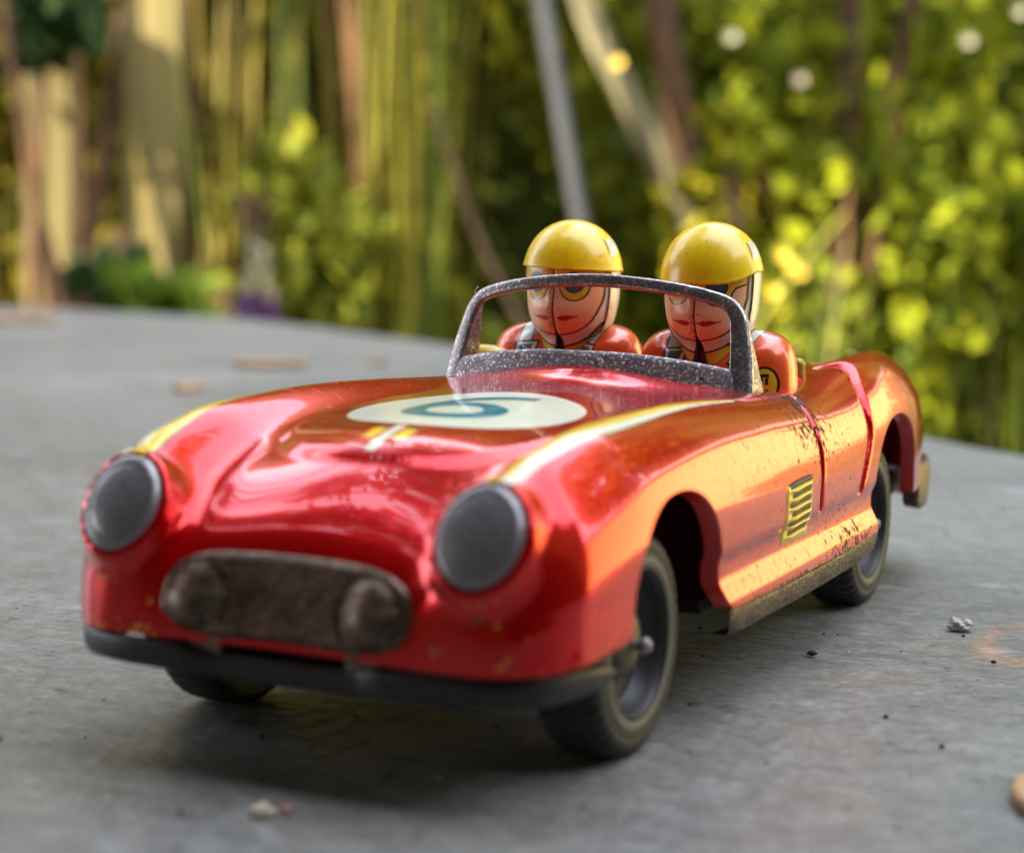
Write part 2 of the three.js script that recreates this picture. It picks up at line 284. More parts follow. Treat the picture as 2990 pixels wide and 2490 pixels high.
const WEAR = []; // [kind, x, y, w, h, turn, colour, strength]
{
  const r = rng(77), dot = (x, y, w, h, col, a = 0.8) => WEAR.push(['e', x, y, w, h, r() * 3, col, a]);
  const BR = '#2b1a16', GO = '#c08a3a', CH = '#e3a04a';
  const grime = (px, py, w, h2, n, col, s0, s1) => { for (let i = 0; i < n; i++) { const g1 = (r() + r() + r() - 1.5) * 0.9, g2 = (r() + r() + r() - 1.5) * 0.9, q = s0 + (s1 - s0) * r() * r(); dot(px + g1 * w, py + g2 * h2, q * (0.6 + r()), q, col, 0.35 + 0.6 * r()); } };
  for (const s of [-1, 1]) { let q = topPx(s * 32, -70); grime(q[0], q[1], 120, 60, 260, BR, 0.8, 7); q = topPx(s * 36, -78); grime(q[0], q[1], 80, 40, 300, BR, 0.8, 6); q = topPx(s * 33, -45); grime(q[0], q[1], 160, 50, 90, BR, 0.5, 3); }
  for (let x = -30; x <= 30; x += 2) { const q = topPx(x, -63.5 - 7.4 * (x / 30) ** 2); grime(q[0], q[1], 30, 12, 44, BR, 0.6, 4); }
  let q = sidePx(43, -74); grime(q[0], q[1], 90, 60, 520, BR, 0.6, 5.5);
  q = sidePx(38, -84); grime(q[0], q[1], 130, 60, 110, BR, 0.6, 4);
  q = sidePx(19, -92); grime(q[0], q[1], 120, 22, 220, BR, 0.6, 6);
  q = sidePx(24, -84); grime(q[0], q[1], 100, 30, 120, BR, 0.5, 3);
  q = sidePx(19, -40); grime(q[0], q[1], 260, 30, 120, GO, 0.5, 3);
  for (let i = 0; i < 1500; i++) { const z = -112 + 92 * r(), y = 18 + 28 * r(), [X, Y] = sidePx(y, z), L = 3 + 24 * r() * r(); WEAR.push(['l', X, Y, (r() - 0.5) * 5, L, 0.5 + 0.9 * r(), r() < 0.7 ? '#5a2018' : '#d8a05a', 0.2 + 0.5 * r()]); }
  for (let i = 0; i < 420; i++) { const z = -150 + 165 * r(), y = 20 + 27 * r(), [X, Y] = sidePx(y, z); dot(X, Y, 0.6 + 1.8 * r(), 0.6 + 2.6 * r(), r() < 0.75 ? BR : GO, 0.5 + 0.4 * r()); }
  const chip = (x, y, w, n) => { const [X, Y] = frontPx(x, y); for (let i = 0; i < n; i++) dot(X + (r() - 0.5) * w, Y + (r() - 0.5) * w * 0.35, 1 + 4.5 * r(), 1 + 2.6 * r(), r() < 0.75 ? CH : '#7a3a20', 0.95); };
  for (const [x, y, w, n] of [[2, 33.4, 26, 9], [5, 33.2, 20, 6], [10, 33, 10, 2], [-29, 27, 44, 9], [30, 26.4, 48, 8], [24, 22, 12, 4], [-30, 20.6, 70, 11], [-24, 20.2, 60, 9], [34, 20.3, 60, 6], [37, 38, 8, 2], [-21, 24, 18, 5], [36, 24, 30, 2]]) chip(x, y, w, n);
  for (const s of [-1, 1]) { const [X, Y] = frontPx(s * HL[0], HL[1]); for (let i = 0; i < 40; i++) { const a = r() * 6.28, R = 9.2 * SC; if (r() < 0.6 && Math.sin(a) < 0) continue; WEAR.push(['e', X + Math.cos(a) * R, Y + Math.sin(a) * R * 0.92, 1 + 4 * r(), 1 + 1.6 * r(), a + 1.57, '#e3a05a', 0.8]); } }
  for (let z = -150; z < 36; z += 0.6) { if (r() < 0.4) continue; const [X, Y] = sidePx(bottomY(z) + 0.3 * r(), z); dot(X, Y, 2 + 4 * r(), 1 + 3 * r() * r(), r() < 0.5 ? BR : '#a8602c', 0.9); }
  for (let i = 0; i < 500; i++) { const [X, Y] = topPx((r() - 0.5) * 76, -60 + 90 * r()); dot(X, Y, 0.5 + 1.5 * r() * r(), 0.5 + 1.2 * r(), r() < 0.5 ? '#e8c8a8' : BR, 0.3 + 0.4 * r()); }
  for (let i = 0; i < 120; i++) { const [X, Y] = topPx((r() - 0.5) * 70, -60 + 84 * r()); WEAR.push(['l', X, Y, (r() - 0.5) * 50, (r() - 0.5) * 26, 0.4 + 0.5 * r(), '#e8b090', 0.2 + 0.3 * r()]); }
}
function drawWear(c, mask) { for (const [k, x, y, w, h, t, col, a] of WEAR) { c.globalAlpha = a; if (k === 'e') { c.fillStyle = mask ? 'rgb(0,175,90)' : col; c.beginPath(); c.ellipse(x, y, w, h, t, 0, 7); c.fill(); } else { c.strokeStyle = mask ? 'rgb(40,150,120)' : col; c.lineWidth = t; c.beginPath(); c.moveTo(x, y); c.lineTo(x + w, y + h); c.stroke(); } } c.globalAlpha = 1; }
const RED = '#d2060c', GOLD = '#c08a3a', BROWN = '#2b1a16';
const litho = canvasTex(2048, SH, (c) => {
  c.fillStyle = RED; c.fillRect(0, 0, 2048, SH);
  const P = (pts) => { c.beginPath(); pts.forEach((p, i) => i ? c.lineTo(...p) : c.moveTo(...p)); };
  const r = rng(77);
  // fine unevenness of the lacquer
  for (let i = 0; i < 5000; i++) { const a = 0.02 + 0.05 * r(); c.fillStyle = r() < 0.5 ? `rgba(90,0,8,${a})` : `rgba(235,60,40,${a})`; const w = 2 + 18 * r(), x = r() * 2048, y = r() * 1640; c.beginPath(); c.ellipse(x, y, w, 1 + 3 * r(), 0, 0, 7); c.fill(); }
  // number roundel
  const [rx, ry] = topPx(0, -18);
  c.fillStyle = '#e9ecd2'; c.beginPath(); c.ellipse(rx, ry, 20.2 * SC, 19 * SC, 0, 0, 7); c.fill();
  c.save(); c.translate(rx, ry); c.transform(0, SC, SC, 0, 0, 0); // down the page = towards the nose
  c.strokeStyle = '#1f7f8f'; c.lineCap = 'butt'; c.lineWidth = 3.9;
  c.beginPath(); c.ellipse(0.2, 4.8, 6.6, 6.6, 0, 0, 7); c.stroke();
  c.lineWidth = 4.0; c.beginPath(); c.moveTo(-6.3, 5.5); c.bezierCurveTo(-7.6, -4, -2.5, -12.2, 6.4, -13.2); c.stroke();
  c.restore();
  // bonnet emblem
  const bar = (x0, x1, z0, z1, col) => { c.fillStyle = col; const a = topPx(x0, z0), b = topPx(x1, z1); c.fillRect(Math.min(a[0], b[0]), Math.min(a[1], b[1]), Math.abs(a[0] - b[0]), Math.abs(a[1] - b[1])); };
  bar(-0.9, 0.9, 13.5, 3.2, '#d8e6c4'); for (const s of [-1, 1]) { bar(s * 1.5, s * 3.6, 9.5, 5, '#f2d41c'); bar(s * 1.3, s * 3.9, 5, 3.6, '#1c1a14'); } 
  // wing stripes
  for (const s of [-1, 1]) {
    const run = (f0, f1, col, za, zb) => { const a = [], b = []; for (let z = za; z >= zb; z -= 1) { const w = smooth(z, -58, 30), m = Xr(z) + 0.4 - 0.6 * smooth(z, 0, 30); a.push(topPx(s * (m + f0 * (0.22 + 1.2 * w)), z)); b.push(topPx(s * (m + f1 * (0.22 + 1.2 * w)), z)); } P([...a, ...b.reverse()]); c.closePath(); c.fillStyle = col; c.fill(); };
    run(-1.85, 1.55, '#3a120c', 31.5, -51); run(-1.6, -0.05, '#f5c81a', 32, -50); run(-0.05, 1.3, '#e9e6c8', 32, -50);
  }
  drawWear(c, false);
});
// coat, roughness and metal of the sheet: the red is a clear lacquer over tin, the printed inks are opaque, worn spots are dull
const sheet = canvasTex(2048, 2048, (c) => {
  c.fillStyle = 'rgb(255,46,255)'; c.fillRect(0, 0, 2048, 2048); const r = rng(12);
  for (let i = 0; i < 3000; i++) { c.fillStyle = `rgba(255,${90 + 60 * r()},255,${0.1 + 0.25 * r()})`; c.beginPath(); c.ellipse(r() * 2048, r() * 1640, 2 + 14 * r(), 1 + 5 * r(), r() * 3, 0, 7); c.fill(); }
  c.fillStyle = 'rgb(255,80,0)';
  const [rx, ry] = topPx(0, -18); c.beginPath(); c.ellipse(rx, ry, 20.2 * SC, 19 * SC, 0, 0, 7); c.fill();
  const a = topPx(-4, 14), b = topPx(4, 3); c.fillRect(b[0], a[1], a[0] - b[0], b[1] - a[1]);
  for (const s of [-1, 1]) { c.beginPath(); const q = [], w2 = []; for (let z = 32; z >= -50; z--) { const w = smooth(z, -58, 30), m = Xr(z) + 0.4 - 0.6 * smooth(z, 0, 30); q.push(topPx(s * (m - 1.85 * (0.22 + 1.2 * w)), z)); w2.push(topPx(s * (m + 1.55 * (0.22 + 1.2 * w)), z)); } [...q, ...w2.reverse()].forEach((p, i) => i ? c.lineTo(...p) : c.moveTo(...p)); c.fill(); }
  drawWear(c, true);
}, false);
const paint = new THREE.MeshPhysicalMaterial({ map: litho, metalness: 0.6, metalnessMap: sheet, roughness: 1, roughnessMap: sheet, specularIntensity: 0.35, clearcoat: 0.7, clearcoatMap: sheet, clearcoatRoughness: 0.03 });
const redInner = new THREE.MeshPhysicalMaterial({ color: new THREE.Color(RED), roughness: 0.4, clearcoat: 0.5, clearcoatRoughness: 0.1 });

// worn plated metal, rusty metal, black tin
const specks = (seed, lo, hi, t0, t1) => dataTex(512, 512, (u, v) => { const n = fbm(u * 44, v * 44, seed, 4), m = fbm(u * 9, v * 9, seed + 5, 3), s = smooth(n + 0.25 * m, t0, t1); return [0, 1, 2].map(i => lo[i] + (hi[i] - lo[i]) * s + m * 30); });
const wornMap = specks(3, [132, 124, 128], [238, 234, 228], 0.0, 0.36);
const wornRough = dataTex(512, 512, (u, v) => { const n = fbm(u * 34, v * 34, 3, 4), m = fbm(u * 9, v * 9, 8, 3), s = smooth(n + 0.25 * m, 0.0, 0.42); const k = 128 - 50 * s; return [0, k, 130 + 110 * s]; }, false);
const wornBump = dataTex(512, 512, (u, v) => { const k = 128 + 120 * fbm(u * 40, v * 40, 3, 4); return [k, k, k]; }, false);
for (const t of [wornMap, wornRough, wornBump]) t.repeat.set(1 / 26, 1 / 26);
const hoopMap = specks(17, [142, 134, 136], [220, 214, 210], -0.1, 0.45); hoopMap.repeat.set(1 / 26, 1 / 26);
const wornHoop = new THREE.MeshStandardMaterial({ map: hoopMap, metalness: 0.8, roughness: 0.28, bumpMap: wornBump, bumpScale: 0.0001 });
const wornMetal = new THREE.MeshStandardMaterial({ map: wornMap, metalness: 1, metalnessMap: wornRough, roughness: 1, roughnessMap: wornRough, bumpMap: wornBump, bumpScale: 0.00012 });
const rustMap = dataTex(512, 512, (u, v) => { const n = fbm(u * 26, v * 26, 4, 4), m = fbm(u * 7, v * 7, 9, 3); return [104 + n * 66 + m * 46, 86 + n * 60 + m * 34, 72 + n * 52 + m * 24]; });
const rustRough = dataTex(256, 256, (u, v) => { const k = 120 + 60 * fbm(u * 26, v * 26, 14, 3); return [0, k, 190]; }, false);
for (const t of [rustMap, rustRough]) t.repeat.set(1 / 30, 1 / 30);
const rustMetal = new THREE.MeshStandardMaterial({ map: rustMap, metalness: 0.75, roughness: 0.9, roughnessMap: rustRough, bumpMap: wornBump, bumpScale: 0.00012 });
const blackMap = dataTex(512, 512, (u, v) => { const n = fbm(u * 30, v * 30, 1, 4), s = smooth(fbm(u * 40, v * 40, 8, 3), 0.15, 0.5); return [42 + n * 26 + s * 60, 38 + n * 22 + s * 46, 37 + n * 20 + s * 38]; });
blackMap.repeat.set(1 / 30, 1 / 30);
const blackTin = new THREE.MeshPhysicalMaterial({ map: blackMap, metalness: 0.3, roughness: 0.42, bumpMap: wornBump, bumpScale: 0.0001 });
const sillMap = specks(12, [58, 48, 44], [150, 140, 128], 0.0, 0.35); sillMap.repeat.set(1 / 20, 1 / 20);
const sillMetal = new THREE.MeshStandardMaterial({ map: sillMap, metalness: 0.7, roughness: 0.5, bumpMap: wornBump, bumpScale: 0.00015 });
const rubberMap = dataTex(512, 512, (u, v) => { const n = fbm(u * 24, v * 24, 2, 4), d = smooth(fbm(u * 60, v * 60, 7, 3), 0.1, 0.5); return [38 + n * 18 + d * 34, 36 + n * 17 + d * 32, 33 + n * 15 + d * 26]; });
rubberMap.repeat.set(1 / 20, 1 / 20);
const rubber = new THREE.MeshStandardMaterial({ map: rubberMap, roughness: 0.62 });
const rimMap = dataTex(256, 256, (u, v) => { const n = fbm(u * 20, v * 20, 5, 4); return [88 + n * 50, 82 + n * 48, 68 + n * 42]; }); rimMap.repeat.set(1 / 20, 1 / 20);
const rimTin = new THREE.MeshStandardMaterial({ map: rimMap, metalness: 0.5, roughness: 0.5 });
const ringDust = new THREE.MeshStandardMaterial({ color: RGB(0.10, 0.093, 0.075), roughness: 0.6 });
const rimDark = new THREE.MeshStandardMaterial({ color: RGB(0.045, 0.045, 0.046), roughness: 0.45, metalness: 0.3 });
// position-based uv in mm for materials above
function boxUV(g) { g = g.index ? g.toNonIndexed() : g; const p = g.attributes.position, n = g.attributes.normal, uv = new Float32Array(p.count * 2);
  for (let i = 0; i < p.count; i += 3) { let ax = 0, ay = 0, az = 0; for (let k = 0; k < 3; k++) { ax += Math.abs(n.getX(i + k)); ay += Math.abs(n.getY(i + k)); az += Math.abs(n.getZ(i + k)); } for (let k = 0; k < 3; k++) { const x = p.getX(i + k), y = p.getY(i + k), z = p.getZ(i + k); const [a, b] = ax > ay && ax > az ? [z, y] : ay > az ? [x, z] : [x, y]; uv[(i + k) * 2] = a; uv[(i + k) * 2 + 1] = b; } }
  g.setAttribute('uv', new THREE.BufferAttribute(uv, 2)); return g; }
const M = g => mm(boxUV(g));

const car = thing('toy_car', 'red tin toy racing car with the number six on its bonnet', 'toy car');
const bodyGeo = buildBody();
part('body', bodyGeo, paint, car);

// surface of the side at (y, z)
function sideX(y, z) { let lo = 10, hi = 48; for (let i = 0; i < 40; i++) { const m = (lo + hi) / 2; if (field(m, y, z) < 0) lo = m; else hi = m; } return (lo + hi) / 2; }
function topY(x, z) { let lo = 10, hi = 60; for (let i = 0; i < 40; i++) { const m = (lo + hi) / 2; if (field(x, m, z) < 0) lo = m; else hi = m; } return (lo + hi) / 2; }
function frontZ(x, y) { let lo = 0, hi = 48; for (let i = 0; i < 40; i++) { const m = (lo + hi) / 2; if (field(x, y, m) < 0) lo = m; else hi = m; } return (lo + hi) / 2; }
function strip(rows, closed = false) { // rows: arrays of equal-length point lists
  const n = rows[0].length, m = rows.length, p = [], idx = [];
  for (const r of rows) for (const q of r) p.push(...q);
  for (let i = 0; i < m - 1; i++) for (let j = 0; j < n - (closed ? 0 : 1); j++) { const a = i * n + j, b = i * n + (j + 1) % n, c = a + n, d = b + n; idx.push(a, b, d, a, d, c); }
  const g = new THREE.BufferGeometry(); g.setAttribute('position', new THREE.Float32BufferAttribute(p, 3)); g.setIndex(idx); g.computeVertexNormals(); return g;
}
// turned-in wheel arch flanges
for (const s of [-1, 1]) for (const [fn, zc, y0] of [[archF, -5.6, 20], [archR, -128.7, 22]]) {
  const pts = [];
  const edgeAt = (dz, dy) => { let lo = 0, hi = 40; for (let q = 0; q < 40; q++) { const m = (lo + hi) / 2; if (fn(zc + dz * m, y0 + dy * m) < 0) lo = m; else hi = m; } return [zc + dz * lo, y0 + dy * lo]; };
  const down = sg => { const o = []; for (let q = 1; q <= 4; q++) { const dir = [sg, 0]; const y = y0 - q * 0.6; let lo = 0, hi = 40; for (let w = 0; w < 40; w++) { const m = (lo + hi) / 2; if (fn(zc + sg * m, y) < 0) lo = m; else hi = m; } const z = zc + sg * lo; if (y > bottomY(z) - 0.1) o.push([z, y]); } return o; };
  pts.push(...down(1).reverse()); for (let i = 0; i <= 70; i++) pts.push(edgeAt(Math.cos(Math.PI * i / 70), Math.sin(Math.PI * i / 70))); pts.push(...down(-1));
  const rows = [0, 0.25, 0.6, 1.6, 2.8].map((d, k) => pts.map(([z, y]) => { const e = [0, 0.2, 0.3, 0.5, 0.7][k], vy = Math.max(0, y - y0), l = Math.hypot(z - zc, vy); return [s * (sideX(y, z) - d + (k === 0 ? 0.02 : 0)), y - vy / l * e, z - (z - zc) / l * e]; }));
  part('arch_flange', mm(strip(rows)), redInner, car);
}
// dull red strips added over the door grooves to kill their bright reflections
const grooveStripMat = new THREE.MeshStandardMaterial({ color: new THREE.Color(RED), roughness: 0.65 });
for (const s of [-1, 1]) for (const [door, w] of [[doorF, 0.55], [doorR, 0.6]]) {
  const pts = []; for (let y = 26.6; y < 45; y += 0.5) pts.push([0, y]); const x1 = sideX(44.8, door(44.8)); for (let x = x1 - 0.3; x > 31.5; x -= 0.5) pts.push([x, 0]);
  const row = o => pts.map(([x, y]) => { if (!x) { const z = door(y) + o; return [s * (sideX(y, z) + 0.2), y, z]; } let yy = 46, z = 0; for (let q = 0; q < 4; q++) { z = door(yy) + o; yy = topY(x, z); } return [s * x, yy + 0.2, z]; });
  part('door_groove_strip', mm(strip([row(-w), row(0), row(w)])), grooveStripMat, car);
}
// cockpit rim rolled inwards
{
  const ring = []; for (let i = 0; i < 160; i++) { const a = i / 160 * 2 * Math.PI, c = Math.cos(a), s = Math.sin(a), R = Math.pow(Math.pow(Math.abs(c), 3.2) + Math.pow(Math.abs(s), 3.2), -1 / 3.2); ring.push([31 * R * c, -90 + 21 * R * s]); }
  const rows = [[0, 0], [0.5, -0.2], [0.9, -0.8], [1.0, -4.5], [1.2, -8]].map(([d, dy]) => ring.map(([x, z]) => { const l = Math.hypot(x, (z + 90)); return [x - x / l * d, topY(x, z) + dy, z - (z + 90) / l * d]; }));
  part('cockpit_rim', mm(strip(rows, true)), redInner, car);
  const floorM = new THREE.MeshStandardMaterial({ color: new THREE.Color(RED), roughness: 0.6 });
  part('cockpit_floor', M(new THREE.BoxGeometry(66, 0.8, 44).translate(0, 40, -90)), floorM, car);
}
// chassis plate under the body
{
  const sh = new THREE.Shape([[-26, 33], [26, 33], [30, 22], [26, 14], [26, -26], [37, -27], [37, -108], [26, -112], [26, -147], [30, -172], [0, -180], [-30, -172], [-26, -147], [-26, -112], [-37, -108], [-37, -27], [-26, -26], [-26, 14], [-30, 22]].map(a => new THREE.Vector2(a[0], a[1])));
  const g = new THREE.ExtrudeGeometry(sh, { depth: 2, bevelEnabled: false }).rotateX(Math.PI / 2).scale(1, 1, 1); // shape y -> z
  g.translate(0, 18.2, 0);
  part('chassis_plate', M(g), blackTin, car);
}
// sill strips
for (const s of [-1, 1]) {
  const sec = [[0, 17.6], [0.9, 17.4], [1.2, 16.6], [1.0, 13.6], [0.4, 13.2], [-2, 13.4]];
  const zs = []; for (let i = 0; i <= 40; i++) zs.push(-27 - 87 * i / 40);
  const rows = zs.map((z, i) => { const u = i / 40, end = 1 - Math.pow(smooth(u, 0.93, 1), 2) * 0.8, lift = smooth(u, 0.85, 1) * 1.6; return sec.map(([dx, y]) => [s * (41.6 + dx - (i === 0 || i === 40 ? 0.6 : 0)), 17.6 + lift * 0.6 - (17.6 - y) * end - 0.5 * Math.sin(u * Math.PI), z]); });
  part('sill_strip', M(strip(rows)), sillMetal, car);
}
// wheels
function wheelGeo() {
  const prof = [[-5.3, 9.6], [-5.3, 14.6], [-4.9, 15.9], [-4.0, 16.5], [-2.5, 16.7], [0, 16.75], [2.5, 16.7], [3.9, 16.5], [4.8, 15.9], [5.25, 15.0], [5.3, 14.0], [5.05, 13.6], [5.3, 13.2], [5.4, 12.0], [5.1, 11.2], [4.6, 10.6], [3.2, 10.1], [2.0, 10.0]];
  const n = 264, p = [], idx = [];
  for (let i = 0; i <= n; i++) { const a = i / n * 2 * Math.PI; prof.forEach(([x, r]) => { let rr = r; const sh = smooth(Math.abs(x), 2.0, 3.2) * smooth(r, 14.4, 15.6); const k = i % 6 < 3 ? 0 : 1; rr -= sh * k * 0.6; if (Math.abs(x) < 2.6 && r > 16) rr -= (Math.round(x) === 0 ? 0 : 0.25) * k; p.push(x, rr * Math.cos(a), rr * Math.sin(a)); }); }
  const m = prof.length; for (let i = 0; i < n; i++) for (let j = 0; j < m - 1; j++) { const a = i * m + j, b = a + 1, c = a + m, d = c + 1; idx.push(a, c, b, b, c, d); }
  const g = new THREE.BufferGeometry(); g.setAttribute('position', new THREE.Float32BufferAttribute(p, 3)); g.setIndex(idx); g.computeVertexNormals(); return g;
}
const tyreG = M(wheelGeo());
const lathe = (pts, n = 64) => new THREE.LatheGeometry(pts.map(a => new THREE.Vector2(...a)), n);
const rimG = M(lathe([[0.01, 1.2], [9.0, 1.2], [9.6, 1.7], [10.1, 3.2], [10.7, 4.75], [11.1, 5.25], [10.9, 5.0]], 72).rotateZ(-Math.PI / 2));
const discG = M(lathe([[0.01, 4.2], [2.6, 4.1], [4.6, 3.3], [5.4, 1.9], [5.5, 1.25]], 48).rotateZ(-Math.PI / 2));
const pinG = M(lathe([[0.01, 7.0], [0.8, 6.8], [1.25, 6.1], [1.2, 5.4], [0.8, 5.0], [0.8, 3.0]], 32).rotateZ(-Math.PI / 2));
for (const [sx, z] of [[1, 0], [-1, 0], [1, -125], [-1, -125]]) {
  const w = new THREE.Group(); w.name = 'wheel'; car.add(w); w.position.set(sx * 0.0327, 0.01672, z / 1000); w.rotation.set(0.3 + z, 0, 0); if (sx < 0) w.rotation.y = Math.PI;
  part('tyre', tyreG, rubber, w); part('rim', rimG, rimDark, w); part('hub_disc', discG, rimTin, w); part('axle_pin', pinG, wornMetal, w);
  const bead = M(lathe([[11.0, 5.1], [11.6, 5.45], [12.2, 5.55], [12.8, 5.4], [13.1, 5.2]], 72).rotateZ(-Math.PI / 2)); part('rim_ring', bead, ringDust, w);
}
for (const z of [0, -125]) part('axle', M(new THREE.CylinderGeometry(1, 1, 60, 16).rotateZ(Math.PI / 2).translate(0, 16.72, z)), blackTin, car);
// headlamps
const lampMap = dataTex(256, 256, (u, v) => { const n = fbm(u * 22, v * 22, 6, 4), m = fbm(u * 60, v * 12, 2, 2); return [132 + n * 26 + m * 18, 130 + n * 26 + m * 18, 132 + n * 26 + m * 18]; }); lampMap.repeat.set(1 / 24, 1 / 24);
for (const s of [-1, 1]) {
  const g = new THREE.Group(); g.name = 'headlight'; car.add(g);
  const n = new THREE.Vector3(HN.x * s, HN.y, HN.z), zz = frontZ(HL[0], HL[1]);
  g.position.set(s * (HL[0] + 0.15 * HN.x) / 1000, (HL[1] + 0.15 * HN.y) / 1000, (HL[2] + 0.15 * HN.z) / 1000); g.quaternion.setFromUnitVectors(new THREE.Vector3(0, 1, 0), n); g.scale.set(0.79, 1, 0.94);
  const lampM = new THREE.MeshPhysicalMaterial({ map: lampMap, metalness: 0.5, roughness: 0.7, roughnessMap: rustRough, clearcoat: 0.3, clearcoatRoughness: 0.2, bumpMap: wornBump, bumpScale: 0.00002 });
  part('lens', M(lathe([[0.01, 1.75], [2, 1.7], [4, 1.5], [5.2, 1.25], [5.9, 1.06], [6.2, 1.0], [6.6, 1.0], [7.1, 0.82], [7.6, 0.42], [7.9, -0.15], [7.95, -3]], 80)), lampM, g);
}
// grille plate with two bosses
{
  const g = new THREE.Group(); g.name = 'grille'; car.add(g);
  const bow = x => frontZ(x, 26) + 0.35, halfH = x => { const u = Math.abs(x) / 20.2; return 6.1 * Math.pow(Math.max(0, 1 - Math.pow(u, 5.5)), 0.5); }, mid = x => 25.9 - 0.0010 * x * x * 1.4;
  const rows = [];
  for (let i = 0; i <= 96; i++) { const x = -20.2 + 40.4 * i / 96, row = []; for (let j = 0; j <= 24; j++) { const t = -1 + 2 * j / 24, hh = Math.max(halfH(x), 0.02), y = mid(x) + t * hh, e = Math.min(hh * (1 - Math.abs(t)), 20.2 - Math.abs(x)); let d = 1.5 * Math.sqrt(clamp(e / 1.6, 0, 1)); for (const s of [-1, 1]) { const q = Math.hypot(x - s * 13.9, y - mid(x)) / 4.4; d += q < 1 ? 2.2 * Math.pow(1 - q * q, 0.9) : 0; d -= 0.3 * Math.exp(-(((q - 1.08) / 0.12) ** 2)); } row.push([x, y, Math.max(frontZ(x, Math.max(y, 21)), bow(x) - 0.8) - 0.25 + d]); } rows.push(row); }
  part('plate', M(strip(rows)), rustMetal, g);
  for (const s of [-1, 1]) part('tab', M(new RoundedBoxGeometry(5, 7, 1.2, 2, 0.4).translate(s * 12.6, 18.6, bow(12.6) + 0.6)), rustMetal, g);
}
// bumpers
function bumper(pathPts, yTop, yBot, out) {
  const cv = new THREE.CatmullRomCurve3(pathPts.map(p => new THREE.Vector3(p[0], p[2] || 0, p[1]))), N = 90, rows = [];
  const sec = [[-0.6, 0.98], [0.2, 1], [0.55, 0.9], [0.7, 0.5], [0.7, 0], [0.55, -0.6], [0.3, -0.92], [-0.2, -1], [-3, -0.95]];
  for (let i = 0; i <= N; i++) { const u = i / N, p = cv.getPointAt(u), t = cv.getTangentAt(u), e = Math.pow(Math.max(0, 1 - Math.pow(Math.abs(2 * u - 1), 14)), 0.5); const nx = -t.z * out, nz = t.x * out; rows.push(sec.map(([d, v]) => [p.x + nx * d, (yTop + yBot) / 2 + p.y + v * (yTop - yBot) / 2 * Math.max(0.05, e), p.z + nz * d])); }
  return strip(rows);
}
part('front_bumper', M(bumper([[-40.5, 17], [-39.4, 25], [-36, 33], [-28, 37], [-15, 37.6, -0.2], [-12, 36.6, -0.7], [0, 36.4, -0.8], [12, 36.6, -0.7], [15, 37.6, -0.2], [28, 37], [36, 33], [39.4, 25], [40.8, 17]], 18.6, 14.6, 1)), blackTin, car);
for (const s of [-1, 1]) part('rear_bumper', M(bumper([[s * 38.6, -158], [s * 38.4, -166], [s * 36.6, -175], [s * 31.5, -184], [s * 22, -190.5], [s * 14, -193.5]], 25.2, 14.6, s)), rustMetal, car);
part('rear_valance', M(new RoundedBoxGeometry(56, 4, 8, 2, 1).translate(0, 19, -180)), blackTin, car);
// side vents
for (const s of [-1, 1]) {
  const g = new THREE.Group(); g.name = 'side_vent'; car.add(g);
  const yl = new THREE.MeshPhysicalMaterial({ color: RGB(0.72, 0.5, 0.03), metalness: 0.25, roughness: 0.3, clearcoat: 0.7 }), bk = new THREE.MeshStandardMaterial({ color: RGB(0.018, 0.014, 0.012), roughness: 0.5 });
  const zA = -54.2, zB = -69.4, yA = 22.8, yB = 33.9, rows = [];
  for (let i = 0; i <= 24; i++) { const z = zA + (zB - zA) * i / 24, row = []; for (let j = 0; j <= 16; j++) { const y = yA + (yB - yA) * j / 16, e = Math.min(i, 24 - i, j * 1.5, (16 - j) * 1.5); row.push([s * (sideX(y, z) + (e < 1 ? -0.3 : 0.22)), y - 0.3 * (i / 24), z]); } rows.push(row); }
  part('vent_panel', M(strip(rows)), yl, g);
  for (let k = 0; k < 6; k++) {
    const yb = 24.2 + k * 1.62, mk = (d0, hgt, za, zb, off) => { const rr = []; for (let i = 0; i <= 18; i++) { const z = za + (zb - za) * i / 18, u = i / 18, row = []; for (let j = 0; j <= 6; j++) { const a = j / 6 * Math.PI, y = yb + off + 0.9 * Math.sin(u * 2.2) * 0.6 - hgt * Math.cos(a); row.push([s * (sideX(y, z) + 0.15 + d0 * Math.sin(a) * Math.min(1, 6 * u, 6 * (1 - u))), y, z]); } rr.push(row); } return M(strip(rr)); };
    part('louvre', mk(0.85, 0.42, zA - 1.2, zB + 1.0, 0), k % 2 ? yl : yl, g);
    part('slot', mk(0.42, 0.42, zA - (k % 2 ? 1 : 2.5), zB + 0.9, 0.8), bk, g);
  }
}
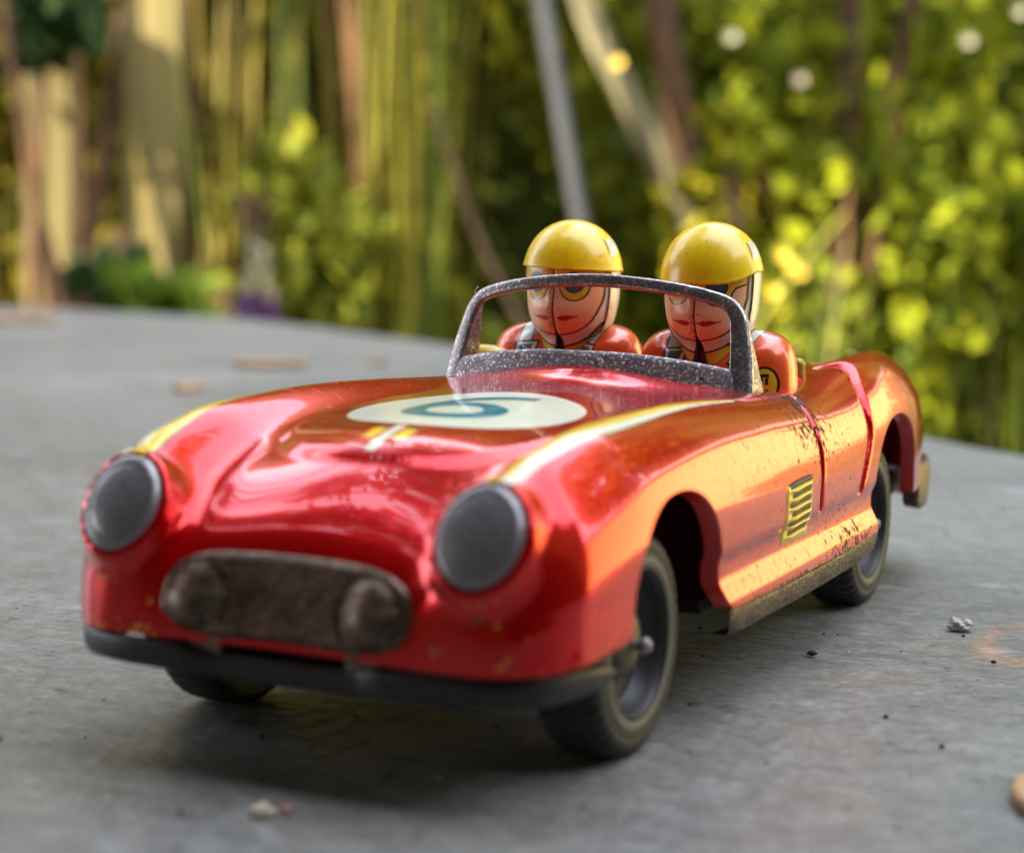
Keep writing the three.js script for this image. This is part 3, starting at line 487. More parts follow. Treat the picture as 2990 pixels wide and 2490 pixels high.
// windscreen frame
{
  const g = new THREE.Group(); g.name = 'windscreen'; car.add(g);
  const sweep = (pts, N, ex, th) => { const cv = new THREE.CatmullRomCurve3(pts.map(p => new THREE.Vector3(...p)), false, 'centripetal'), rows = [];
    for (let i = 0; i <= N; i++) { const u0 = i / N, p = cv.getPoint(u0), q0 = cv.getPoint(Math.max(0, u0 - 0.002)), q1 = cv.getPoint(Math.min(1, u0 + 0.002)), tx = q1.x - q0.x, ty = q1.y - q0.y, l = Math.hypot(tx, ty), nx = ty / l, ny = -tx / l; const row = []; for (let j = 0; j <= 20; j++) { const a = j / 20 * 2 * Math.PI, ca = Math.cos(a), sa = Math.sin(a), k = i === 0 || i === N ? 0.85 : 1, e = Math.sign(ca) * Math.pow(Math.abs(ca), ex) * p.z * k, d = th * k * Math.sign(sa) * Math.pow(Math.abs(sa), 0.7); const u = (p.x + nx * e) * 0.965, v = p.y + ny * e; row.push([u, 50.6 + v * 0.94 + d * 0.3, -62.2 - 7.4 * (u / 30) ** 2 - v * 0.36 + d * 0.9]); } rows.push(row); if (i === 0) rows.unshift(row.map(() => { const c = [0, 0, 0]; row.forEach(q => { c[0] += q[0] / 21; c[1] += q[1] / 21; c[2] += q[2] / 21; }); return c; })); if (i === N) rows.push(row.map(() => { const c = [0, 0, 0]; row.forEach(q => { c[0] += q[0] / 21; c[1] += q[1] / 21; c[2] += q[2] / 21; }); return c; })); }
    return strip(rows); };
  const mir = h => [...h.slice(1).reverse().map(p => [-p[0], p[1], p[2]]), ...h];
  part('lower_bar', M(sweep(mir([[0, 1.0, 2.8], [8, 0.9, 2.8], [16, 0.2, 2.85], [24, -1.1, 2.9], [30.6, -2.6, 2.9]]), 160, 0.5, 0.85)), wornMetal, g);
  part('hoop', M(sweep(mir([[0, 17.2, 1.2], [7, 16.9, 1.2], [15, 16.0, 1.2], [22, 14.6, 1.2], [25.9, 13.0, 1.3], [27.6, 10.6, 1.5], [28.5, 7, 1.7], [29.2, 3, 1.9], [29.8, -1.5, 2.0], [30.2, -5.6, 2.1]]), 200, 0.6, 0.9)), wornHoop, g);
  for (const s of [-1, 1]) { const q = new THREE.Shape([[-69.6, 46.6], [-78, 45.6], [-77.8, 47.5], [-76.4, 55], [-74.8, 61.2], [-74.2, 61.8], [-70, 50]].map(a => new THREE.Vector2(...a))); const b = new THREE.ExtrudeGeometry(q, { depth: 0.6, bevelEnabled: true, bevelThickness: 0.2, bevelSize: 0.2, bevelSegments: 2 }); b.rotateY(-Math.PI / 2); const pp = b.attributes.position; for (let i = 0; i < pp.count; i++) { const y = pp.getY(i), d = pp.getX(i); pp.setX(i, s * (30.0 - (y - 46.5) * 0.19 + d - 0.3)); } b.computeVertexNormals(); part('side_bracket', M(b), wornMetal, g); }
}
// seat back behind the figures
{
  const ym = new THREE.MeshPhysicalMaterial({ map: canvasTex(256, 64, (c) => { c.fillStyle = '#9a9430'; c.fillRect(0, 0, 256, 64); c.fillStyle = '#1b1712'; const r = rng(3); for (let i = 0; i < 50; i++) { c.beginPath(); c.ellipse(r() * 256, 40 + 24 * r(), 3 + 10 * r(), 2 + 5 * r(), r() * 3, 0, 7); c.fill(); } }), roughness: 0.4, metalness: 0.2 });
  const g = new RoundedBoxGeometry(56, 11, 3, 3, 1.4); g.translate(0, 45.6, -113); const p = g.attributes.position; for (let i = 0; i < p.count; i++) p.setZ(i, p.getZ(i) + 0.006 * p.getX(i) ** 2);
  part('seat_back', mm(g), ym, car);
}

// ---------------------------------------------------------------- the two tin figures
const headMap = k => canvasTex(512, 640, (c) => { // front print, 24 mm wide x 30 mm high
  const S = 512 / 24, X = x => 256 + x * S, Y = y => 640 - (y - 50) * S; // y in car mm
  c.fillStyle = '#f6b986'; c.fillRect(0, 0, 512, 640); const r = rng(20 + k);
  for (let i = 0; i < 900; i++) { c.fillStyle = `rgba(${r() < 0.5 ? '120,60,30' : '240,180,130'},${0.05 + 0.14 * r()})`; c.beginPath(); c.ellipse(r() * 512, r() * 640, 1 + 5 * r(), 1 + 3 * r(), r() * 3, 0, 7); c.fill(); }
  const line = (pts, w, col) => { c.strokeStyle = col; c.lineWidth = w * S; c.lineJoin = c.lineCap = 'round'; c.beginPath(); pts.forEach((p, i) => i ? c.lineTo(X(p[0]), Y(p[1])) : c.moveTo(X(p[0]), Y(p[1]))); c.stroke(); };
  const fill = (pts, col) => { c.fillStyle = col; c.beginPath(); pts.forEach((p, i) => i ? c.lineTo(X(p[0]), Y(p[1])) : c.moveTo(X(p[0]), Y(p[1]))); c.closePath(); c.fill(); };
  for (const s of [-1, 1]) {
    // goggles
    const gog = []; gog.push([s * 0.6, 68.5], [s * 0.6, 65.2], [s * 1.2, 65.1]); for (let i = 0; i <= 12; i++) { const a = Math.PI * (1.05 + 0.9 * i / 12); gog.push([s * (3.9 - 2.6 * -Math.cos(a) * -1 * -1), 65.0 + 2.9 * Math.sin(a)]); } gog.push([s * 7, 65.4], [s * 9, 66.4], [s * 9, 68.5]);
    fill(gog, '#e0b81c'); line(gog.slice(2, -1), 0.28, '#2a120c');
    c.fillStyle = '#20506e'; c.beginPath(); c.ellipse(X(s * 3.9), Y(65.6), 1.75 * S, 1.9 * S, 0, 0, 7); c.fill(); c.lineWidth = 0.3 * S; c.strokeStyle = '#1c100c'; c.stroke();
    // lips, one pair on each half
    fill([[s * 0.9, 58.7], [s * 1.7, 59.3], [s * 2.2, 59.15], [s * 2.6, 59.35], [s * 4.6, 59.0], [s * 2.4, 58.2], [s * 1.4, 58.2]], '#c4121c'); line([[s * 0.5, 58.8], [s * 2.4, 58.75], [s * 4.7, 59.15]], 0.16, '#5a0a10');
    // white chin strap and side of the cap, outlined
    const jaw = [[8.6, 69], [8.45, 66], [8.3, 63.4], [7.95, 61.6], [7.3, 59.8], [6.5, 58.3], [5.4, 57.0], [4.1, 56.2], [2.7, 55.7], [0.4, 55.3]].map(p => [s * p[0], p[1]]);
    fill([...jaw, [s * 0.5, 50], [s * 12, 50], [s * 12, 69]], '#e2dfca'); line(jaw, 0.26, '#46100e');
    const col = [[9.5, 59.2], [7.5, 57.6], [6.4, 56.2], [5.2, 54.9], [3.8, 54.0], [2.4, 53.4], [0.8, 53.0]].map(p => [s * p[0], p[1]]);
    fill([...col, [s * 0.8, 50], [s * 12, 50]], '#d9b41a'); line(col, 0.36, '#241008');
  }
  line([[0, 68], [0.1, 64], [-0.05, 60], [0.05, 55]], 0.34, '#1d0f0c'); fill([[0, 57], [-1.9, 50], [1.9, 50]], '#15100d');
  for (let i = 0; i < 60; i++) { c.fillStyle = `rgba(70,35,20,${0.3 + 0.5 * r()})`; c.beginPath(); c.ellipse(X((r() - 0.5) * 2.4), Y(56 + 9 * r()), 1 + 4 * r() * r(), 1 + 5 * r() * r(), r() * 3, 0, 7); c.fill(); }
});
const torsoMap = k => canvasTex(512, 384, (c) => { // 34 mm wide x 20 mm high from y 40
  const S = 512 / 34, X = x => 256 + x * S, Y = y => 384 - (y - 38) * S; const r = rng(40 + k);
  c.fillStyle = '#e8531f'; c.fillRect(0, 0, 512, 384);
  for (let i = 0; i < 400; i++) { c.fillStyle = `rgba(${r() < 0.5 ? '150,30,10' : '240,110,60'},${0.05 + 0.12 * r()})`; c.beginPath(); c.ellipse(r() * 512, r() * 384, 2 + 9 * r(), 1 + 4 * r(), 0, 0, 7); c.fill(); }
  for (let i = 0; i < 26; i++) { c.strokeStyle = 'rgba(50,20,16,0.6)'; c.lineWidth = 1.2; const x = r() * 512, y = 60 + r() * 200; c.beginPath(); c.moveTo(x, y); c.lineTo(x + 14 * r(), y + 3 * r()); c.stroke(); }
  for (const s of [-1, 1]) {
    const poly = (p, f, w) => { c.beginPath(); p.forEach((q, i) => i ? c.lineTo(X(q[0]), Y(q[1])) : c.moveTo(X(q[0]), Y(q[1]))); c.closePath(); c.fillStyle = f; c.fill(); if (w) { c.lineWidth = w * S; c.strokeStyle = '#231512'; c.stroke(); } };
    poly([[s * 9.6, 59], [s * 7.4, 59], [s * 5.4, 52.4], [s * 7.6, 52]], '#dfe0d6', 0.25);
    poly([[s * 8.4, 53.6], [s * 4.6, 53.8], [s * 4.4, 51.2], [s * 8.0, 51]], '#d4d6cc', 0.35); poly([[s * 7.4, 53], [s * 5.4, 53.1], [s * 5.4, 51.8], [s * 7.2, 51.7]], '#4a5a62', 0.2);
    poly([[s * 7, 51.2], [s * 5, 51.2], [s * 3.8, 44], [s * 6, 44]], '#dfe0d6', 0.25);
  }
  if (k) { c.fillStyle = '#e8c11c'; c.beginPath(); c.ellipse(X(11.6), Y(47.6), 2.3 * S, 3.2 * S, 0, 0, 7); c.fill(); c.lineWidth = 0.4 * S; c.strokeStyle = '#231512'; c.stroke(); c.fillStyle = '#231512'; for (const [x, y, w, h] of [[10.4, 49.0, 2.0, 0.6], [10.8, 47.8, 0.6, 1.4], [11.8, 47.6, 0.5, 1.3], [10.6, 46.2, 1.8, 0.5], [11.0, 45.2, 0.8, 0.7]]) c.fillRect(X(x), Y(y + h), w * S, h * S); }
});
const capMap = dataTex(512, 512, (u, v) => { const n = fbm(u * 18, v * 18, 3, 4), chip = smooth(fbm(u * 44, v * 44, 5, 3), 0.44, 0.5), o = smooth(fbm(u * 9, v * 9, 8, 3), 0.1, 0.5); return [255 - chip * 160 + n * 8, 212 - o * 18 + n * 14 - chip * 150, 4 + chip * 16]; });
const capMat = new THREE.MeshPhysicalMaterial({ map: capMap, roughness: 0.35, clearcoat: 0.5, clearcoatRoughness: 0.12 });
const capWhite = new THREE.MeshPhysicalMaterial({ color: RGB(0.72, 0.7, 0.56), roughness: 0.35, clearcoat: 0.6, clearcoatRoughness: 0.15 });
const gapDark = new THREE.MeshStandardMaterial({ color: RGB(0.02, 0.015, 0.012), roughness: 0.5, metalness: 0.4 });
function figure(k, x, label) {
  const t = thing('toy_driver', label, 'toy figure', [x / 1000, 0, -0.0912], 'tin figures seated in the toy car');
  const headR = curve([[51, 5.6], [53, 5.7], [54.6, 6.0], [56, 7.0], [58, 8.0], [61, 8.7], [64, 9.0], [68, 9.1], [72, 8.4], [75, 6.2], [76.6, 3], [77, 0.6]]);
  const rows = [], uv = []; const NY = 60, NA = 96;
  for (let j = 0; j <= NY; j++) { const y = 51 + 26 * j / NY, R = headR(y), row = []; for (let i = 0; i <= NA; i++) { const a = i / NA * 2 * Math.PI, c = Math.cos(a), s = Math.sin(a); let rx = R * c, rz = R * s * 1.03; if (s > 0) { const fwd = 0.8 * smooth(y, 54.2, 57) * (1 - smooth(y, 60, 63)); rz += s * s * fwd; rz -= 0.4 * Math.exp(-((rx / 0.35) ** 2)) * smooth(y, 53, 55); rz += 0.5 * Math.exp(-((rx / 1.0) ** 2)) * Math.exp(-(((y - 62.2) / 1.6) ** 2)); } row.push([rx, y, rz]); } rows.push(row); }
  const hg = strip(rows); const hp = hg.attributes.position, u2 = new Float32Array(hp.count * 2); for (let i = 0; i < hp.count; i++) { u2[i * 2] = 0.5 + hp.getX(i) / 24; u2[i * 2 + 1] = (hp.getY(i) - 50) / 30; } hg.setAttribute('uv', new THREE.BufferAttribute(u2, 2));
  part('head', mm(hg), new THREE.MeshPhysicalMaterial({ map: headMap(k), roughness: 0.38, clearcoat: 0.6, clearcoatRoughness: 0.2 }), t);
  // cap: pressed yellow dome with a turned edge
  const tilt = k ? 0.10 : 0.0, capRows = [];
  for (let j = 0; j <= 40; j++) { const row = []; for (let i = 0; i <= 96; i++) { const a = i / 96 * 2 * Math.PI, s = Math.sin(a), c = Math.cos(a); const edge = k ? 66.0 + 2.4 * smooth(-s, -0.95, -0.1) * (c > 0 ? 1 : 0.35) - (s < 0 ? 1.0 * s * s : 0) : 68.2 - (s < 0 ? 1.2 * s * s : 0) - 0.5 * c; const y = edge + (77.6 - edge) * Math.sin(j / 40 * Math.PI / 2), v = (y - 65.6) / 12.0; const R = 9.85 * Math.sqrt(Math.max(0, 1 - Math.pow(clamp(v, 0, 1), 2.35))) ; const lip = j < 2 ? 0.12 * (2 - j) / 2 : 0; row.push([(R + lip) * c, y, (R * 1.03 + lip) * s + (s > 0 ? 0.35 * s : 0)]); } capRows.push(row); }
  const inner = capRows[0].map(([a, b, c]) => [a * 0.95, b + 0.2, c * 0.95]); capRows.unshift(inner);
  const cap = strip(capRows), cp = cap.attributes.position, cu = new Float32Array(cp.count * 2); for (let i = 0; i < cp.count; i++) { cu[i * 2] = cp.getX(i) / 22 + 0.5 + k * 0.37; cu[i * 2 + 1] = (cp.getY(i) - 60) / 22 + cp.getZ(i) / 30; } cap.setAttribute('uv', new THREE.BufferAttribute(cu, 2));
  part('cap', mm(cap), capMat, t);
  // white rear shell of the cap
  const bk = []; for (let j = 0; j <= 24; j++) { const row = []; for (let i = 0; i <= 60; i++) { const a = Math.PI * (0.93 + 1.14 * i / 60), y = 55 + 19 * j / 24, R = headR(Math.max(55, y)) + 0.35; row.push([R * Math.cos(a), y, R * Math.sin(a) * 1.05 + 0.3]); } bk.push(row); }
  part('cap_back', mm(strip(bk)), capWhite, t);
  // shoulders and chest
  const tr = []; for (let j = 0; j <= 40; j++) { const v = j / 40, row = []; for (let i = 0; i <= 96; i++) { const a = i / 96 * 2 * Math.PI, c = Math.cos(a), s = Math.sin(a); const e = Math.sin(v * Math.PI / 2), y = 40.2 + 17.2 * Math.pow(e, 0.9), w = Math.pow(Math.max(0, 1 - Math.pow(v, 3.4)), 0.5); const sx = Math.sign(c) * Math.pow(Math.abs(c), 0.75), sz = Math.sign(s) * Math.pow(Math.abs(s), 0.85); const X = sx * (15.6 * w + 0.05), Z = sz * (9.0 * w + 0.05); row.push([X, y - 6.2 * smooth(Z, -1.5, 6.5) * Math.exp(-((X / 8.5) ** 2)) * smooth(y, 46, 56), Z - 1]); } tr.push(row); }
  const tg = strip(tr), tp = tg.attributes.position, tu = new Float32Array(tp.count * 2); for (let i = 0; i < tp.count; i++) { tu[i * 2] = 0.5 + tp.getX(i) / 34 ; tu[i * 2 + 1] = (tp.getY(i) - 38) / 25.5; } tg.setAttribute('uv', new THREE.BufferAttribute(tu, 2));
  const torso = part('torso', mm(tg), new THREE.MeshPhysicalMaterial({ map: torsoMap(k), roughness: 0.3, clearcoat: 0.8, clearcoatRoughness: 0.12, metalness: 0.15 }), t); torso.position.x = (k ? 1 : -1) * 0.0012;
  // dark block added where the seam gap shows black under the chin
  part('seam_gap_block', M(new THREE.BoxGeometry(0.5, 6.2, 1.4).translate(-0.3, 54.4, 5.8)), gapDark, t);
  if (!k) part('glove', mm(new THREE.SphereGeometry(1, 24, 16).scale(5.2, 2.1, 3.2).translate(-12.6, 51.2, 12.5)), new THREE.MeshPhysicalMaterial({ color: RGB(0.75, 0.5, 0.03), roughness: 0.35, clearcoat: 0.5 }), t);
}
figure(0, -14.5, 'tin figure in a level yellow cap with a blue goggle lens showing');
figure(1, 14.5, 'tin figure in a slanted yellow cap with a yellow arm patch');

// ---------------------------------------------------------------- small things on the table
{
  const stoneM = new THREE.MeshStandardMaterial({ color: RGB(0.5, 0.47, 0.45), roughness: 0.9 });
  const chip = (r, seed, sx, sy, sz) => { const g = new THREE.IcosahedronGeometry(1, 3), p = g.attributes.position; for (let i = 0; i < p.count; i++) { const v = new THREE.Vector3().fromBufferAttribute(p, i), k = 1 + 0.55 * noise.noise(v.x * 1.7 + seed, v.y * 1.7, v.z * 1.7) + 0.2 * noise.noise(v.x * 5 + seed, v.y * 5, v.z * 5); p.setXYZ(i, v.x * k * sx * r, Math.max(-0.75, v.y * k) * sy * r, v.z * k * sz * r); } g.computeVertexNormals(); g.computeBoundingBox(); g.translate(0, -g.boundingBox.min.y, 0); return g; };
  const put = (name, geo, mat, px, py, rot, label, cat, group) => { const p = onY(px, py, 0), m = part(name, geo, mat); m.position.set(p.x, 0.0003, p.z); m.rotation.y = rot; tag(m, label, cat, group); return m; };
  put('stone_chip', chip(0.0021, 1, 1.15, 0.6, 0.8), stoneM, 1968, 1294, 0.2, 'pale rough stone chip on the table beside the rear wheel', 'stone');
  put('grit_crumb', chip(0.0007, 4, 1.2, 0.7, 0.9), new THREE.MeshStandardMaterial({ color: RGB(0.02, 0.017, 0.015), roughness: 0.8 }), 1665, 1347, 0, 'tiny black crumb of grit on the table between the wheels', 'grit');
  put('pale_seed', chip(0.0012, 8, 1.3, 0.75, 0.8), new THREE.MeshStandardMaterial({ color: RGB(0.8, 0.68, 0.5), roughness: 0.7 }), 538, 1677, 0.5, 'small cream seed lying in front of the car', 'seed');
  put('pink_seed', chip(0.0007, 12, 1.0, 0.8, 0.9), new THREE.MeshStandardMaterial({ color: RGB(0.5, 0.26, 0.2), roughness: 0.7 }), 585, 1670, 0.5, 'tiny pinkish seed next to the cream seed', 'seed');
  const twigM = new THREE.MeshStandardMaterial({ color: RGB(0.55, 0.34, 0.18), roughness: 0.85 });
  const twig = (L, r, bend, seed) => { const cv = new THREE.CatmullRomCurve3([[-L / 2, 0], [-L / 5, bend], [L / 6, -bend * 0.6], [L / 2, bend * 0.8]].map(a => new THREE.Vector3(a[0], r, a[1]))), g = new THREE.TubeGeometry(cv, 24, r, 7), p = g.attributes.position; for (let i = 0; i < p.count; i++) { const k = 0.25 * noise.noise(p.getX(i) * 500 + seed, p.getY(i) * 700, p.getZ(i) * 700) * r; p.setXYZ(i, p.getX(i), Math.max(0, p.getY(i) + k), p.getZ(i) + k); } g.computeVertexNormals(); return g; };
  const yaw = Math.atan2(-RIGHT.z, RIGHT.x);
  for (const [px, py, L, r, b, rot, label] of [[555, 756, 0.036, 0.0022, 0.0012, 0.05, 'long dry tan twig on the far part of the table'], [386, 804, 0.014, 0.0017, 0.0006, 0.8, 'short tan twig on the table just beyond the right front wing'], [772, 748, 0.013, 0.0016, 0.0005, -0.9, 'short pale twig between the long twig and the windscreen'], [34, 664, 0.05, 0.0025, 0.001, 0.1, 'pale tan twig lying near the edge of the table']]) put('dry_twig', twig(L, r, b, px), twigM, px, py, yaw + rot, label, 'twig', 'dry twigs on the table');
  const p = onY(2238, 1648, 0), ring = part('rubber_band', new THREE.TorusGeometry(0.0155, 0.0011, 12, 80).scale(1, 1, 1).rotateX(Math.PI / 2), new THREE.MeshStandardMaterial({ color: RGB(0.42, 0.26, 0.12), roughness: 0.6 })); ring.position.set(p.x + 0.006, 0.0012, p.z); tag(ring, 'tan rubber band lying on the table beside the front wheel', 'rubber band');
  // scattered grit too small to count
  const g = new THREE.IcosahedronGeometry(1, 1), N = 900, im = new THREE.InstancedMesh(g, new THREE.MeshStandardMaterial({ roughness: 0.9 }), N), r = rng(9), m = new THREE.Matrix4(), q = new THREE.Quaternion();
  for (let i = 0; i < N; i++) { const u = r(), x = -0.45 + 0.62 * r(), z = -0.5 + 0.62 * Math.sqrt(r()), s = 0.00012 + 0.00035 * r() ** 3; m.compose(new THREE.Vector3(x, s * 0.3, z), q.setFromEuler(new THREE.Euler(r() * 3, r() * 3, 0)), new THREE.Vector3(s * 1.2, s * 0.7, s)); im.setMatrixAt(i, m); const k = u < 0.5 ? 0.02 + 0.05 * r() : 0.4 + 0.4 * r(); im.setColorAt(i, RGB(k, k * 0.96, k * 0.9)); }
  im.name = 'grit'; scene.add(im); tag(im, 'fine grit and dust scattered over the table top', 'grit', null, 'stuff');
  // lint caught on the car
  const lintM = new THREE.MeshStandardMaterial({ color: RGB(0.75, 0.72, 0.66), roughness: 0.9 });
  for (const [pts, label] of [[[[977, 606], [974, 598], [978, 590], [982, 588]], 'wisp of pale lint on the left end of the windscreen top'], [[[1632, 726], [1638, 712], [1630, 704], [1640, 702]], 'curl of pale lint behind the slanted cap figure'], [[[1744, 728], [1738, 720], [1748, 718], [1756, 722]], 'pale lint on the rear wing']]) {
    const d = label.includes('rear') ? 0.405 : label.includes('behind') ? 0.375 : 0.352; const cv = new THREE.CatmullRomCurve3(pts.map(a => at(a[0], a[1], d))); const mth = part('lint_fibre', new THREE.TubeGeometry(cv, 24, 0.00008, 5), lintM); tag(mth, label, 'lint', 'lint on the toy car');
  }
}

// ---------------------------------------------------------------- the garden behind, well out of focus
const R0 = rng(31);
const leafGeo = (L, W) => { const g = new THREE.BufferGeometry(); g.setAttribute('position', new THREE.Float32BufferAttribute([0, 0, 0, W / 2, L * 0.45, W * 0.12, 0, L * 0.45, -W * 0.06, -W / 2, L * 0.45, W * 0.12, 0, L, 0], 3)); g.setIndex([0, 1, 2, 0, 2, 3, 2, 1, 4, 3, 2, 4]); g.computeVertexNormals(); return g; };
const leafMat = (o = {}) => new THREE.MeshPhysicalMaterial({ color: 0xffffff, roughness: 0.8, specularIntensity: 0.35, side: THREE.DoubleSide, ...o });
function leafCloud(name, label, cat, n, place, colour, L, W, group, parent, kind = 'stuff') {
  const im = new THREE.InstancedMesh(leafGeo(L, W), leafMat(), n), m = new THREE.Matrix4(), q = new THREE.Quaternion(), e = new THREE.Euler();
  for (let i = 0; i < n; i++) { const p = place(i), s = 0.55 + 0.9 * R0(); e.set((R0() - 0.5) * 2.4, R0() * 6.28, (R0() - 0.5) * 2.4); m.compose(p, q.setFromEuler(e), new THREE.Vector3(s, s, s)); im.setMatrixAt(i, m); im.setColorAt(i, colour(p, i)); }
  im.name = parent ? name : numbered(name); (parent || scene).add(im); tag(im, label, cat, group, kind); return im;
}
const mixc = (a, b, t) => RGB(a[0] + (b[0] - a[0]) * t, a[1] + (b[1] - a[1]) * t, a[2] + (b[2] - a[2]) * t);
// hedge: a deep mass of leaves across the whole back, hollow where the photograph shows a dark gap
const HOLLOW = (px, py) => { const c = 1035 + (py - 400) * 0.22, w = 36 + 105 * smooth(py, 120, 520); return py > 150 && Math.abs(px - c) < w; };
const pxOf = p => { const d = p.clone().sub(EYE), z = d.dot(FWD); return [1050 + d.dot(RIGHT) / z * 5609.86 / 1.4238, 874.5 - d.dot(UPV) / z * 5609.86 / 1.4238, z]; };
{
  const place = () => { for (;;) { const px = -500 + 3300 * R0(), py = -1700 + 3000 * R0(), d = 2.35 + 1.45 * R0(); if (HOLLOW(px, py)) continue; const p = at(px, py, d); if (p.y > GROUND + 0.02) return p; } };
  const colour = p => { const [px, py] = pxOf(p), n = fbm(p.x * 5, p.y * 4, p.z * 5, 2), t = clamp(0.5 + n * 1.2 + 0.3 * (R0() - 0.5), 0, 1); const left = 1 - smooth(px, 500, 1500); const a = mixc([0.035, 0.060, 0.002], [0.06, 0.055, 0.003], left), b = mixc([0.19, 0.20, 0.004], [0.29, 0.22, 0.008], left); return mixc([a.r, a.g, a.b], [b.r, b.g, b.b], t); };
  leafCloud('hedge', 'dense green hedge leaves filling the far background', 'hedge', 82000, place, colour, 0.038, 0.022);
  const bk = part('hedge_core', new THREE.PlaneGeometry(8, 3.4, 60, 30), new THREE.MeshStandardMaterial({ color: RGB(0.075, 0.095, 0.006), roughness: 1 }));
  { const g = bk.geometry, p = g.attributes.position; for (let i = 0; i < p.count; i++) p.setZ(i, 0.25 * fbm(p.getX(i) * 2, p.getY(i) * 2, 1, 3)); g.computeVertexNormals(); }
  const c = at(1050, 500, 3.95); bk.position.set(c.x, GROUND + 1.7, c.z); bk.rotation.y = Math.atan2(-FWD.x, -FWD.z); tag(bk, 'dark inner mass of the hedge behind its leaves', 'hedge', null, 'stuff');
}
// pole, trunks and stems
function rod(name, label, cat, a, b, r0, r1, mat, wob = 0, ext = 0.6, group) {
  const A = a.clone(), B = b.clone(), dir = A.clone().sub(B), k = (GROUND - B.y) / (B.y - A.y); const foot = B.clone().addScaledVector(B.clone().sub(A), k); // carry on down to the ground
  const pts = []; for (let i = 0; i <= 14; i++) { const t = i / 14, p = foot.clone().lerp(A.clone().addScaledVector(dir, ext), t); p.x += wob * noise.noise(t * 4, A.x * 9, 1); p.z += wob * noise.noise(t * 4, A.x * 9, 5); pts.push(p.sub(foot)); }
  const cv = new THREE.CatmullRomCurve3(pts), g = new THREE.TubeGeometry(cv, 40, 1, 12), pos = g.attributes.position; for (let i = 0; i < pos.count; i++) { const row = Math.floor(i / 13), c = cv.getPointAt(row / 40), v = new THREE.Vector3().fromBufferAttribute(pos, i).sub(c), rr = r0 + (r1 - r0) * row / 40; v.multiplyScalar(rr * (1 + (wob ? 0.22 * noise.noise(row * 0.9, i % 13, A.x * 5) : 0))); pos.setXYZ(i, c.x + v.x, c.y + v.y, c.z + v.z); } g.computeVertexNormals();
  const t = thing(name, label, cat, [foot.x, GROUND, foot.z], group); part(cat === 'pole' ? 'shaft' : 'trunk', g, mat, t); return t;
}
const barkMap = (a, b) => dataTex(256, 256, (u, v) => { const n = smooth(fbm(u * 9, v * 5, 3, 4), -0.3, 0.4); return [0, 1, 2].map(i => a[i] + (b[i] - a[i]) * n); });
const barkPale = new THREE.MeshStandardMaterial({ map: barkMap([74, 66, 40], [160, 148, 108]), roughness: 0.9 }), barkBrown = new THREE.MeshStandardMaterial({ map: barkMap([52, 34, 18], [122, 84, 48]), roughness: 0.9 });
const barkDark = new THREE.MeshStandardMaterial({ map: barkMap([34, 22, 12], [84, 58, 32]), roughness: 0.9 });
rod('garden_pole', 'slim grey metal pole leaning before the dark hollow in the hedge', 'pole', at(1112, 0, 2.1), at(1188, 440, 2.1), 0.0095, 0.0095, new THREE.MeshStandardMaterial({ color: RGB(0.06, 0.06, 0.056), roughness: 0.7, metalness: 0.1 }));
rod('pale_sapling', 'pale barked sapling trunk beside the grey pole', 'tree', at(1225, 0, 2.2), at(1385, 430, 2.2), 0.021, 0.014, barkPale, 0.03);
rod('brown_sapling', 'brown barked sapling trunk next to the pale one', 'tree', at(1360, 0, 2.3), at(1425, 440, 2.3), 0.021, 0.017, barkBrown, 0.02);
rod('bare_stem', 'thin brown stem slanting across the dark hollow', 'stem', at(900, 260, 1.95), at(1065, 640, 1.95), 0.0085, 0.0022, barkDark, 0.02, 0.12);
rod('bare_stem', 'upright brown stem among the tall yellow grass', 'stem', at(722, 0, 2.1), at(735, 500, 2.1), 0.013, 0.010, barkBrown, 0.02);
// paling fence at the left
{
  const o = at(-60, 700, 2.05), t = thing('paling_fence', 'weathered cream paling fence behind the left of the table', 'fence', [o.x, GROUND, o.z]);
  const maps = [[[88, 76, 38], [146, 128, 74]], [[104, 90, 46], [156, 138, 82]], [[66, 46, 20], [98, 70, 34]]].map(a => new THREE.MeshStandardMaterial({ map: barkMap(...a), roughness: 0.85 }));
  for (const [pa, pb, k, lean, d] of [[-330, -230, 0, 0, 2.05], [-210, -110, 1, 0, 2.05], [-90, 10, 2, 0.01, 2.07], [28, 132, 0, -0.015, 2.0], [140, 214, 2, 0.02, 2.06], [222, 340, 1, -0.02, 2.04], [352, 425, 2, 0.01, 2.1]]) {
    const a = at(pa, 600, d), b = at(pb, 600, d), w = a.distanceTo(b), g = new RoundedBoxGeometry(w, 2.3, 0.018, 2, 0.004); g.translate(0, 1.15, 0);
    const m = part('plank', g, maps[k], t); m.position.set((a.x + b.x) / 2 - o.x, 0, (a.z + b.z) / 2 - o.z); m.rotation.set(0, Math.atan2(-FWD.x, -FWD.z) + 0.0, lean);
  }
  const a = at(-360, 600, 2.13), b = at(460, 600, 2.13), L = a.distanceTo(b); for (const y of [0.35, 1.25]) { const m = part('rail', new THREE.BoxGeometry(L, 0.05, 0.03), maps[2], t); m.position.set((a.x + b.x) / 2 - o.x, y, (a.z + b.z) / 2 - o.z); m.rotation.y = Math.atan2(-RIGHT.z, RIGHT.x); }
}
